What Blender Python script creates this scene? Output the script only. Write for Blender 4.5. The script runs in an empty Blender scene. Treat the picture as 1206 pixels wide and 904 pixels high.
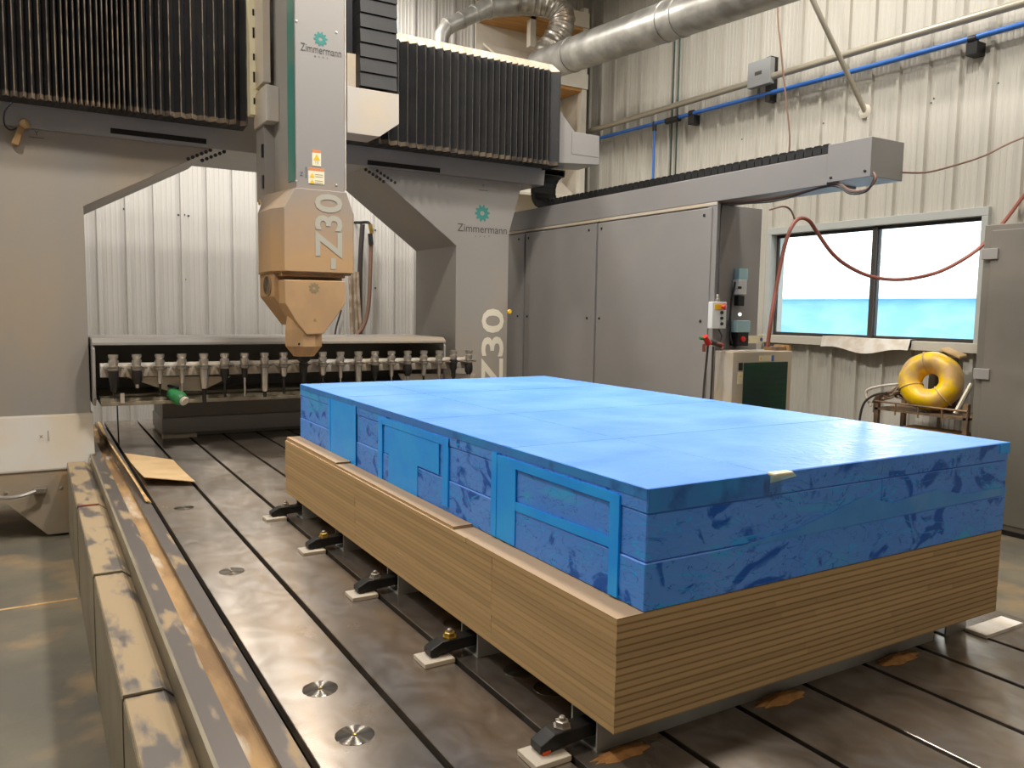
import bpy, bmesh, math, random
from mathutils import Vector, Matrix
random.seed(7)
SC = bpy.context.scene
C = SC.collection
PI = math.pi

# ------------------------------------------------------------------ camera
FPX, CX, CY, H = 944.335, 603.0, 452.0, 1.17406
R = ((0.8580413, -0.032989, 0.5125202), (-0.5133236, -0.0866616, 0.8538083), (0.0162496, -0.9956915, -0.0912933))
cam_data = bpy.data.cameras.new('camera')
cam = bpy.data.objects.new('camera', cam_data); C.objects.link(cam)
cam_data.sensor_width = 36.0; cam_data.lens = FPX / 1206.0 * 36.0
cam_data.clip_start = 0.05; cam_data.clip_end = 500
M = Matrix.Identity(4)
for i in range(3):
    M[i][0] = R[i][0]; M[i][1] = -R[i][1]; M[i][2] = -R[i][2]
M[2][3] = H
cam.matrix_world = M
SC.camera = cam

def ray(x, y):
    a, b = (x - CX) / FPX, (y - CY) / FPX
    return Vector((R[0][0]*a + R[0][1]*b + R[0][2], R[1][0]*a + R[1][1]*b + R[1][2], R[2][0]*a + R[2][1]*b + R[2][2]))
def P(x, y, X=None, Y=None, Z=None):
    """world point seen at photo position (x, y) on a plane of known world X, Y or Z"""
    d = ray(x, y)
    t = X / d.x if X is not None else (Y / d.y if Y is not None else (Z - H) / d.z)
    return Vector((d.x*t, d.y*t, H + d.z*t))

# ------------------------------------------------------------------ world, exposure
SC.view_settings.view_transform = 'Standard'
SC.view_settings.look = 'None'
SC.view_settings.gamma = 1.0
SC.view_settings.use_curve_mapping = False
SC.view_settings.exposure = 0.0
wd = bpy.data.worlds.new('sky'); SC.world = wd; wd.use_nodes = True
bg = wd.node_tree.nodes['Background']
bg.inputs['Color'].default_value = (0.93, 0.97, 1.0, 1); bg.inputs['Strength'].default_value = 3.0
sun = bpy.data.lights.new('evening_sun', 'SUN'); sun.energy = 0.35; sun.color = (1.0, 0.82, 0.6); sun.angle = math.radians(1.0)
so = bpy.data.objects.new('evening_sun', sun); C.objects.link(so)
so.rotation_euler = (-ray(1033, 320)).to_track_quat('-Z', 'Y').to_euler()
LAMP_W = 142.0
LAMP_COL = (1.0, 0.955, 0.895)

# ------------------------------------------------------------------ materials
MATS = {}
def srgb(r, g, b):
    f = lambda c: (c/255/12.92) if c/255 <= 0.04045 else ((c/255 + 0.055)/1.055)**2.4
    return (f(r), f(g), f(b), 1)
def mat(name, c1, c2=None, scale=5.0, rough=0.5, metal=0.0, bump=0.0, bscale=None, stretch=(1, 1, 1), lo=0.4, hi=0.6,
        detail=4, rough2=None, c3=None, c3scale=2.0, c3lo=0.55, c3hi=0.7, emit=None, estr=0, spec=0.5, var=0.0):
    m = bpy.data.materials.new(name); m.use_nodes = True
    nt = m.node_tree; N = nt.nodes; L = nt.links
    b = N['Principled BSDF']
    b.inputs['Roughness'].default_value = rough; b.inputs['Metallic'].default_value = metal
    b.inputs['Specular IOR Level'].default_value = spec
    b.inputs['Base Color'].default_value = c1
    tc = N.new('ShaderNodeTexCoord'); mp = N.new('ShaderNodeMapping'); mp.inputs['Scale'].default_value = stretch
    L.new(tc.outputs['Object'], mp.inputs['Vector'])
    col = None
    if c2 is not None:
        nz = N.new('ShaderNodeTexNoise'); nz.inputs['Scale'].default_value = scale; nz.inputs['Detail'].default_value = detail
        L.new(mp.outputs['Vector'], nz.inputs['Vector'])
        mr = N.new('ShaderNodeMapRange'); mr.inputs['From Min'].default_value = lo; mr.inputs['From Max'].default_value = hi
        L.new(nz.outputs['Fac'], mr.inputs['Value'])
        mx = N.new('ShaderNodeMix'); mx.data_type = 'RGBA'
        mx.inputs['A'].default_value = c1; mx.inputs['B'].default_value = c2
        L.new(mr.outputs['Result'], mx.inputs['Factor']); col = mx.outputs['Result']
        if rough2 is not None:
            rr = N.new('ShaderNodeMapRange'); rr.inputs['To Min'].default_value = rough; rr.inputs['To Max'].default_value = rough2
            L.new(mr.outputs['Result'], rr.inputs['Value']); L.new(rr.outputs['Result'], b.inputs['Roughness'])
    if c3 is not None:
        nz = N.new('ShaderNodeTexNoise'); nz.inputs['Scale'].default_value = c3scale; nz.inputs['Detail'].default_value = 6
        L.new(mp.outputs['Vector'], nz.inputs['Vector'])
        mr = N.new('ShaderNodeMapRange'); mr.inputs['From Min'].default_value = c3lo; mr.inputs['From Max'].default_value = c3hi
        L.new(nz.outputs['Fac'], mr.inputs['Value'])
        mx = N.new('ShaderNodeMix'); mx.data_type = 'RGBA'; mx.inputs['B'].default_value = c3
        if col: L.new(col, mx.inputs['A'])
        else: mx.inputs['A'].default_value = c1
        L.new(mr.outputs['Result'], mx.inputs['Factor']); col = mx.outputs['Result']
    if var:
        oi = N.new('ShaderNodeObjectInfo'); hs = N.new('ShaderNodeHueSaturation')
        mr = N.new('ShaderNodeMapRange'); mr.inputs['To Min'].default_value = 1 - var; mr.inputs['To Max'].default_value = 1 + var
        L.new(oi.outputs['Random'], mr.inputs['Value']); L.new(mr.outputs['Result'], hs.inputs['Value'])
        if col: L.new(col, hs.inputs['Color'])
        else: hs.inputs['Color'].default_value = c1
        col = hs.outputs['Color']
    if col: L.new(col, b.inputs['Base Color'])
    if bump:
        nb = N.new('ShaderNodeTexNoise'); nb.inputs['Scale'].default_value = bscale or scale*3; nb.inputs['Detail'].default_value = 5
        L.new(mp.outputs['Vector'], nb.inputs['Vector'])
        bn = N.new('ShaderNodeBump'); bn.inputs['Strength'].default_value = bump; bn.inputs['Distance'].default_value = 0.01
        L.new(nb.outputs['Fac'], bn.inputs['Height']); L.new(bn.outputs['Normal'], b.inputs['Normal'])
    if emit:
        b.inputs['Emission Color'].default_value = emit; b.inputs['Emission Strength'].default_value = estr
    MATS[name] = m
    return m

mat('concrete', srgb(92, 87, 76), srgb(122, 113, 94), 1.3, 0.75, bump=0.15, bscale=30, lo=0.35, hi=0.65, detail=8,
    c3=srgb(156, 130, 94), c3scale=1.7, c3lo=0.52, c3hi=0.7, rough2=0.6)
mat('wall_white', srgb(206, 203, 198), srgb(196, 192, 184), 1.2, 0.45, stretch=(3, 3, 0.35), lo=0.3, hi=0.8)
mat('wall_cream', srgb(188, 184, 173), srgb(178, 171, 155), 1.0, 0.5, stretch=(2, 2, 0.4), lo=0.3, hi=0.9)
mat('ceiling_white', srgb(215, 215, 212), rough=0.7)
mat('grey_paint', srgb(142, 139, 134), srgb(150, 145, 138), 2.0, 0.42, bump=0.02, bscale=400)
mat('grey_paint_dusty', srgb(142, 137, 130), srgb(162, 144, 118), 0.8, 0.5, stretch=(1, 1, 0.6), lo=0.45, hi=0.75, bump=0.02, bscale=400)
mat('grey_cab', srgb(140, 137, 134), srgb(146, 142, 137), 1.5, 0.42, bump=0.02, bscale=500)
mat('grey_dark_cab', srgb(112, 108, 98), srgb(120, 114, 104), 1.5, 0.45)
mat('grey_light', srgb(186, 178, 166), srgb(196, 180, 154), 2, 0.45)
mat('light_panel', srgb(178, 171, 160), srgb(178, 164, 142), 2.5, 0.5)
mat('dusty_panel', srgb(176, 146, 108), srgb(150, 136, 116), 2.0, 0.6, bump=0.04, bscale=300)
mat('tan_dust', srgb(184, 147, 102), srgb(172, 138, 98), 4, 0.75, bump=0.06, bscale=200)
mat('tan_dust2', srgb(170, 134, 90), srgb(146, 114, 74), 6, 0.8, bump=0.08, bscale=150)
mat('teal', srgb(62, 128, 116), srgb(128, 134, 110), 1.5, 0.4, lo=0.5, hi=0.8)
mat('logo_teal', srgb(50, 122, 112), rough=0.5)
mat('logo_grey', srgb(70, 68, 64), rough=0.5)
mat('letter_white', srgb(214, 206, 184), rough=0.6)
mat('letter_pale', srgb(176, 170, 150), rough=0.6)
mat('logo_dusty', srgb(140, 122, 88), rough=0.7)
mat('bellows_black', srgb(26, 25, 24), srgb(34, 32, 30), 6, 0.55, c3=srgb(96, 86, 70), c3scale=9, c3lo=0.68, c3hi=0.78)
mat('bellows_dust', srgb(206, 188, 168), srgb(184, 164, 140), 8, 0.8)
mat('bellows_tip', srgb(112, 96, 76), srgb(66, 58, 48), 9, 0.8)
mat('ridge_faint', srgb(46, 44, 40), srgb(62, 57, 50), 20, 0.7)
mat('black_plastic', srgb(30, 30, 30), rough=0.45)
mat('black_steel', srgb(34, 33, 32), srgb(46, 43, 40), 12, 0.4, metal=0.3)
mat('slot_dark', srgb(30, 26, 22), rough=0.9)
mat('steel', srgb(222, 218, 212), srgb(196, 192, 186), 10, 0.33, metal=1.0)
mat('steel_dull', srgb(176, 170, 160), srgb(150, 142, 130), 6, 0.45, metal=0.85)
mat('tube_steel', srgb(168, 168, 162), srgb(146, 144, 138), 4, 0.4, metal=0.2)
mat('galv', srgb(178, 176, 170), srgb(150, 148, 142), 5, 0.4, metal=0.75, stretch=(1, 1, 1))
mat('flex_alu', srgb(170, 164, 154), srgb(140, 132, 120), 7, 0.35, metal=0.8, c3=srgb(196, 164, 120), c3scale=3, c3lo=0.6, c3hi=0.8)
mat('cover_steel', srgb(98, 91, 84), srgb(154, 134, 104), 3.2, 0.45, lo=0.41, hi=0.50, detail=9, rough2=0.85, metal=0.15, stretch=(3, 1, 1))
mat('cover_side', srgb(134, 124, 102), srgb(118, 108, 90), 3, 0.5)
mat('gutter_dust', srgb(164, 130, 86), srgb(124, 96, 64), 2.2, 0.85, bump=0.2, bscale=60, stretch=(4, 1, 1), c3=srgb(190, 178, 160), c3scale=2.5)
mat('strip_steel', srgb(108, 100, 94), srgb(160, 138, 106), 3.0, 0.35, metal=0.4, lo=0.55, hi=0.64, rough2=0.8, detail=8, stretch=(4, 1, 1))
mat('conduit', srgb(190, 182, 164), rough=0.4, metal=0.5)
mat('blue_pipe', srgb(44, 104, 190), srgb(60, 116, 196), 4, 0.35)
mat('junction_grey', srgb(150, 152, 152), rough=0.5)
mat('white_paint', srgb(226, 220, 206), srgb(214, 204, 184), 2, 0.6)
mat('shelf_brown', srgb(196, 148, 84), srgb(176, 128, 70), 3, 0.7, stretch=(1, 6, 1))  # brown colour of the hood tower shelf boards
mat('cardboard', srgb(200, 170, 126), srgb(188, 156, 112), 4, 0.85)
mat('wood_strip', srgb(204, 168, 112), srgb(172, 134, 82), 4, 0.8, stretch=(1, 4, 1))
mat('paper', srgb(216, 210, 200), srgb(200, 188, 170), 8, 0.7)
mat('sawdust', srgb(172, 122, 66), srgb(148, 102, 54), 30, 0.95, bump=0.5, bscale=250)
mat('sawdust_pale', srgb(214, 178, 124), srgb(190, 150, 98), 30, 0.95, bump=0.5, bscale=250)
mat('brass', srgb(206, 176, 96), srgb(180, 150, 80), 20, 0.3, metal=0.9)
mat('yellow_vinyl', srgb(244, 200, 10), srgb(236, 190, 20), 3, 0.35, c3=srgb(206, 168, 110), c3scale=5, c3lo=0.42, c3hi=0.56)
mat('yellow_paint', srgb(240, 190, 30), rough=0.4)
mat('orange', srgb(232, 90, 40), rough=0.5)
mat('red_hose', srgb(158, 92, 76), srgb(142, 80, 66), 6, 0.5)
mat('brown_wire', srgb(128, 98, 82), rough=0.6)
mat('red_plastic', srgb(206, 44, 34), rough=0.35)
mat('green_plastic', srgb(60, 142, 84), srgb(44, 118, 66), 14, 0.4)
mat('green_mesh', srgb(10, 50, 50), srgb(8, 66, 50), 2.5, 0.35, bump=0.3, bscale=220)
mat('device_white', srgb(220, 222, 218), rough=0.4)
mat('device_cyan', srgb(170, 206, 212), rough=0.35)
mat('sticker_cream', srgb(232, 222, 186), rough=0.5)
mat('sticker_orange', srgb(216, 132, 84), rough=0.5)
mat('sticker_blue', srgb(70, 110, 190), rough=0.5)
mat('cart_steel', srgb(110, 96, 82), srgb(150, 118, 86), 10, 0.6, metal=0.4)
mat('cable_dusty', srgb(186, 170, 150), srgb(150, 128, 104), 8, 0.7)
mat('cable_dark', srgb(64, 58, 56), rough=0.5)
mat('window_frame', srgb(176, 178, 172), rough=0.4)
mat('window_dark', srgb(62, 56, 50), rough=0.5)
mat('sill_beige', srgb(196, 190, 174), rough=0.5)
mat('outside_blue', srgb(142, 192, 212), srgb(160, 206, 222), 0.6, 0.8, stretch=(1, 1, 3))
mat('snow', srgb(176, 206, 226), rough=0.9)
mat('lamp_housing', srgb(200, 200, 200), rough=0.4)
mat('lamp_lens', (1, 1, 1, 1), rough=0.4, emit=(1.0, 0.92, 0.8, 1), estr=8.0)
mat('cyan_light_sticker', srgb(150, 220, 235), rough=0.3)
mat('indicator', srgb(240, 240, 240), rough=0.3, emit=(1, 1, 1, 1), estr=2.0)

def m_glass():
    m = bpy.data.materials.new('window_glass'); m.use_nodes = True; nt = m.node_tree; N = nt.nodes; L = nt.links
    N.remove(N['Principled BSDF']); o = N['Material Output']
    t = N.new('ShaderNodeBsdfTransparent'); t.inputs['Color'].default_value = (0.95, 0.98, 0.98, 1)
    g = N.new('ShaderNodeBsdfGlossy'); g.inputs['Roughness'].default_value = 0.03
    fr = N.new('ShaderNodeFresnel'); fr.inputs['IOR'].default_value = 1.45
    mx = N.new('ShaderNodeMixShader')
    L.new(fr.outputs[0], mx.inputs[0]); L.new(t.outputs[0], mx.inputs[1]); L.new(g.outputs[0], mx.inputs[2]); L.new(mx.outputs[0], o.inputs[0])
    MATS['window_glass'] = m
m_glass()

def m_bed(name, radial):
    """milled cast iron: grooves give a stretched highlight; dust and stains on top"""
    m = bpy.data.materials.new(name); m.use_nodes = True; nt = m.node_tree; N = nt.nodes; L = nt.links
    b = N['Principled BSDF']
    tc = N.new('ShaderNodeTexCoord'); geo = N.new('ShaderNodeNewGeometry')
    mp = N.new('ShaderNodeMapping'); mp.inputs['Scale'].default_value = (1.0, 0.7, 1.0)
    L.new(geo.outputs['Position'], mp.inputs['Vector'])
    n1 = N.new('ShaderNodeTexNoise'); n1.inputs['Scale'].default_value = 1.6; n1.inputs['Detail'].default_value = 7
    L.new(mp.outputs['Vector'], n1.inputs['Vector'])
    r1 = N.new('ShaderNodeMapRange'); r1.inputs['From Min'].default_value = 0.42; r1.inputs['From Max'].default_value = 0.82
    L.new(n1.outputs['Fac'], r1.inputs['Value'])
    n2 = N.new('ShaderNodeTexNoise'); n2.inputs['Scale'].default_value = 7; n2.inputs['Detail'].default_value = 6; n2.inputs['Distortion'].default_value = 1.5
    L.new(mp.outputs['Vector'], n2.inputs['Vector'])
    mA = N.new('ShaderNodeMix'); mA.data_type = 'RGBA'
    mA.inputs['A'].default_value = srgb(180, 172, 163) if not radial else srgb(150, 144, 134)
    mA.inputs['B'].default_value = srgb(140, 130, 118) if not radial else srgb(120, 112, 100)
    r2 = N.new('ShaderNodeMapRange'); r2.inputs['From Min'].default_value = 0.32; r2.inputs['From Max'].default_value = 0.68; L.new(n2.outputs['Fac'], r2.inputs['Value']); L.new(r2.outputs['Result'], mA.inputs['Factor'])
    mB = N.new('ShaderNodeMix'); mB.data_type = 'RGBA'; mB.inputs['B'].default_value = srgb(112, 91, 64)
    L.new(mA.outputs['Result'], mB.inputs['A'])
    if not radial:
        sc = N.new('ShaderNodeMath'); sc.operation = 'MULTIPLY'; sc.inputs[1].default_value = 0.95
        L.new(r1.outputs['Result'], sc.inputs[0]); L.new(sc.outputs[0], mB.inputs['Factor'])
        md = N.new('ShaderNodeMapRange'); md.inputs['To Min'].default_value = 0.85; md.inputs['To Max'].default_value = 0.45
        L.new(r1.outputs['Result'], md.inputs['Value']); L.new(md.outputs['Result'], b.inputs['Metallic'])
    else:
        mB.inputs['Factor'].default_value = 0.0; b.inputs['Metallic'].default_value = 0.95
    n3 = N.new('ShaderNodeTexNoise'); n3.inputs['Scale'].default_value = 3.2; n3.inputs['Detail'].default_value = 9; n3.inputs['Roughness'].default_value = 0.7; n3.inputs['Distortion'].default_value = 1.8
    L.new(mp.outputs['Vector'], n3.inputs['Vector'])
    r3 = N.new('ShaderNodeMapRange'); r3.inputs['From Min'].default_value = 0.54; r3.inputs['From Max'].default_value = 0.74; r3.inputs['To Max'].default_value = 0.0 if radial else 0.8; L.new(n3.outputs['Fac'], r3.inputs['Value'])
    mC = N.new('ShaderNodeMix'); mC.data_type = 'RGBA'; mC.inputs['B'].default_value = srgb(150, 126, 92)
    L.new(r3.outputs['Result'], mC.inputs['Factor']); L.new(mB.outputs['Result'], mC.inputs['A'])
    L.new(mC.outputs['Result'], b.inputs['Base Color'])
    rr = N.new('ShaderNodeMapRange')
    rr.inputs['To Min'].default_value = 0.21; rr.inputs['To Max'].default_value = 0.31
    L.new(r1.outputs['Result'], rr.inputs['Value']); L.new(rr.outputs['Result'], b.inputs['Roughness'])
    b.inputs['Anisotropic'].default_value = 1.0
    if radial:
        tg = N.new('ShaderNodeTangent'); tg.direction_type = 'RADIAL'; tg.axis = 'Z'
        L.new(tg.outputs[0], b.inputs['Tangent']); b.inputs['Anisotropic Rotation'].default_value = 0.25
    else:
        cv = N.new('ShaderNodeCombineXYZ'); cv.inputs[1].default_value = 1.0
        L.new(cv.outputs[0], b.inputs['Tangent'])
    MATS[name] = m
m_bed('bed_iron', False); m_bed('cap_iron', True)

def m_mdf(name, side):
    m = bpy.data.materials.new(name); m.use_nodes = True; nt = m.node_tree; N = nt.nodes; L = nt.links
    b = N['Principled BSDF']; b.inputs['Roughness'].default_value = 0.7; b.inputs['Specular IOR Level'].default_value = 0.25
    tc = N.new('ShaderNodeTexCoord'); sp = N.new('ShaderNodeSeparateXYZ'); L.new(tc.outputs['Object'], sp.inputs[0])
    ab = N.new('ShaderNodeMath'); ab.operation = 'ABSOLUTE'; L.new(sp.outputs['Z'], ab.inputs[0])
    mr = N.new('ShaderNodeMapRange'); mr.inputs['From Min'].default_value = 0.0052; mr.inputs['From Max'].default_value = 0.0095
    L.new(ab.outputs[0], mr.inputs['Value'])
    mx = N.new('ShaderNodeMix'); mx.data_type = 'RGBA'; mx.inputs['A'].default_value = srgb(178, 148, 104); mx.inputs['B'].default_value = srgb(130, 101, 64)
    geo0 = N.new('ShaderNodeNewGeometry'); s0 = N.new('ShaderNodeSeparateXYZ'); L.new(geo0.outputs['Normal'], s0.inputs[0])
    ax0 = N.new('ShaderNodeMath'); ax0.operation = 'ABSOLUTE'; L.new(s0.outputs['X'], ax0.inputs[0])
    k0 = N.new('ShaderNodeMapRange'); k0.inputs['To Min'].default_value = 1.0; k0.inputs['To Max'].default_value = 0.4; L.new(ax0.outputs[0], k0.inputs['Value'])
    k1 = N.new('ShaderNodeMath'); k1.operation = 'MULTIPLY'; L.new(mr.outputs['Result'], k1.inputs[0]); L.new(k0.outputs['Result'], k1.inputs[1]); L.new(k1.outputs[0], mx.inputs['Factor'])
    # flat faces are the paler sanded surface
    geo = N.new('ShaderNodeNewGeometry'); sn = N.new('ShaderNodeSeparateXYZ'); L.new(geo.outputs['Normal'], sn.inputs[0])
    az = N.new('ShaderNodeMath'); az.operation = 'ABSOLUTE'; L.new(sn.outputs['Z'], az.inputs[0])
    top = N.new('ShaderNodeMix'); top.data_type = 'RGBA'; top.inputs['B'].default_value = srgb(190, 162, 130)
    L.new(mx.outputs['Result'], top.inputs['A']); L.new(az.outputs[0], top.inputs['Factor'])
    # sawn fibres, streaks running along the sheet
    mp = N.new('ShaderNodeMapping'); mp.inputs['Scale'].default_value = (1.5, 1.5, 110); L.new(geo.outputs['Position'], mp.inputs['Vector'])
    nz = N.new('ShaderNodeTexNoise'); nz.inputs['Scale'].default_value = 1.0; nz.inputs['Detail'].default_value = 3; L.new(mp.outputs['Vector'], nz.inputs['Vector'])
    oi = N.new('ShaderNodeObjectInfo'); ad = N.new('ShaderNodeMath'); ad.operation = 'MULTIPLY_ADD'; ad.inputs[1].default_value = 0.22; ad.inputs[2].default_value = 0.80
    L.new(oi.outputs['Random'], ad.inputs[0])
    a2 = N.new('ShaderNodeMath'); a2.operation = 'MULTIPLY_ADD'; a2.inputs[1].default_value = 0.2; L.new(nz.outputs['Fac'], a2.inputs[0]); L.new(ad.outputs[0], a2.inputs[2])
    hs = N.new('ShaderNodeHueSaturation'); L.new(a2.outputs[0], hs.inputs['Value']); L.new(top.outputs['Result'], hs.inputs['Color'])
    L.new(hs.outputs['Color'], b.inputs['Base Color'])
    MATS[name] = m
m_mdf('mdf', False)

def m_foam():
    """blue film stuck over foam: creases, darker blotches and a darker base on the sides, milky glue smears"""
    m = bpy.data.materials.new('blue_film'); m.use_nodes = True; nt = m.node_tree; N = nt.nodes; L = nt.links
    b = N['Principled BSDF']
    geo = N.new('ShaderNodeNewGeometry'); sn = N.new('ShaderNodeSeparateXYZ'); L.new(geo.outputs['Normal'], sn.inputs[0])
    def noise(scale, det, sx, dist=0.0):
        mp = N.new('ShaderNodeMapping'); mp.inputs['Scale'].default_value = sx; L.new(geo.outputs['Position'], mp.inputs['Vector'])
        n = N.new('ShaderNodeTexNoise'); n.inputs['Scale'].default_value = scale; n.inputs['Detail'].default_value = det; n.inputs['Distortion'].default_value = dist
        L.new(mp.outputs['Vector'], n.inputs['Vector']); return n.outputs['Fac']
    def rng(v, a, c, lo=0.0, hi=1.0):
        r = N.new('ShaderNodeMapRange'); r.inputs['From Min'].default_value = a; r.inputs['From Max'].default_value = c
        r.inputs['To Min'].default_value = lo; r.inputs['To Max'].default_value = hi; L.new(v, r.inputs['Value']); return r.outputs['Result']
    def mix(fac, a, bcol):
        x = N.new('ShaderNodeMix'); x.data_type = 'RGBA'; L.new(fac, x.inputs['Factor'])
        if isinstance(a, tuple): x.inputs['A'].default_value = a
        else: L.new(a, x.inputs['A'])
        x.inputs['B'].default_value = bcol; return x.outputs['Result']
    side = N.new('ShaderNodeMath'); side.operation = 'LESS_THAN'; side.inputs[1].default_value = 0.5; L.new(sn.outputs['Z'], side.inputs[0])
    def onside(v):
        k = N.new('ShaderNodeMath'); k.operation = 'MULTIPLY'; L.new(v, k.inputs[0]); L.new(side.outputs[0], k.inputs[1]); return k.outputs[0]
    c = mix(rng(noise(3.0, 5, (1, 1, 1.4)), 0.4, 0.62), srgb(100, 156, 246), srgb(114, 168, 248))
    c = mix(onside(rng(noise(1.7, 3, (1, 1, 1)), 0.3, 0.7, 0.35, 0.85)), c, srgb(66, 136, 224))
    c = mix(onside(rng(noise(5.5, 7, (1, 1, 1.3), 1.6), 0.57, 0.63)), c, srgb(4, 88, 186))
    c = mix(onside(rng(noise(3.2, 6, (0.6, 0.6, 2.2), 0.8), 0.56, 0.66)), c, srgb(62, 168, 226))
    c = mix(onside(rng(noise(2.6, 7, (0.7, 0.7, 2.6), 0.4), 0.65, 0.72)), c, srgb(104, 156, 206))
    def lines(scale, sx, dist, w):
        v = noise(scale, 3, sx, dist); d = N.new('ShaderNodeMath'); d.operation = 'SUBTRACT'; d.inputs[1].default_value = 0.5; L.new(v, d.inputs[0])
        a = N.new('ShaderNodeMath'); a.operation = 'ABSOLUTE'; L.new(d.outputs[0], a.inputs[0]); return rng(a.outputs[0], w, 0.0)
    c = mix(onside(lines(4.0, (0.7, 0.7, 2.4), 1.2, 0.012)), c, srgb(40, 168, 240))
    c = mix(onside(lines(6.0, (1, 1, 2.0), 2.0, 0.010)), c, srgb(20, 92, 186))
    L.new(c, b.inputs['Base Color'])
    L.new(rng(noise(2.4, 7, (1, 2.2, 1), 0.8), 0.45, 0.75, 0.44, 0.30), b.inputs['Roughness']); b.inputs['Specular IOR Level'].default_value = 0.35
    bn = N.new('ShaderNodeBump'); bn.inputs['Strength'].default_value = 0.25; bn.inputs['Distance'].default_value = 0.01
    L.new(noise(9, 4, (1, 1, 2.0), 2.5), bn.inputs['Height']); L.new(bn.outputs['Normal'], b.inputs['Normal'])
    MATS['blue_film'] = m
m_foam()
mat('blue_tape', srgb(0, 156, 255), srgb(20, 168, 255), 6, 0.35, bump=0.15, bscale=20)
mat('blue_tape_dark', srgb(56, 122, 204), srgb(40, 138, 210), 5, 0.4, bump=0.3, bscale=14, c3=srgb(24, 84, 160), c3scale=9)

def m_dusted():
    """grey paint with wood dust that has settled on the lower part of the head"""
    m = bpy.data.materials.new('dusted_grey'); m.use_nodes = True; nt = m.node_tree; N = nt.nodes; L = nt.links
    b = N['Principled BSDF']; b.inputs['Roughness'].default_value = 0.55
    geo = N.new('ShaderNodeNewGeometry'); sp = N.new('ShaderNodeSeparateXYZ'); L.new(geo.outputs['Position'], sp.inputs[0])
    nz = N.new('ShaderNodeTexNoise'); nz.inputs['Scale'].default_value = 2.5; nz.inputs['Detail'].default_value = 5; L.new(geo.outputs['Position'], nz.inputs['Vector'])
    ad = N.new('ShaderNodeMath'); ad.operation = 'MULTIPLY_ADD'; ad.inputs[1].default_value = 0.6; L.new(nz.outputs['Fac'], ad.inputs[0]); L.new(sp.outputs['Z'], ad.inputs[2])
    mr = N.new('ShaderNodeMapRange'); mr.inputs['From Min'].default_value = 1.86; mr.inputs['From Max'].default_value = 2.5; L.new(ad.outputs[0], mr.inputs['Value'])
    mx = N.new('ShaderNodeMix'); mx.data_type = 'RGBA'; mx.inputs['A'].default_value = srgb(184, 147, 102); mx.inputs['B'].default_value = srgb(142, 137, 130)
    L.new(mr.outputs['Result'], mx.inputs['Factor']); L.new(mx.outputs['Result'], b.inputs['Base Color'])
    MATS['dusted_grey'] = m
m_dusted()
mat('blue_tape_pale', srgb(72, 150, 224), srgb(58, 140, 220), 5, 0.35, bump=0.3, bscale=14, c3=srgb(106, 156, 212), c3scale=6)

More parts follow.
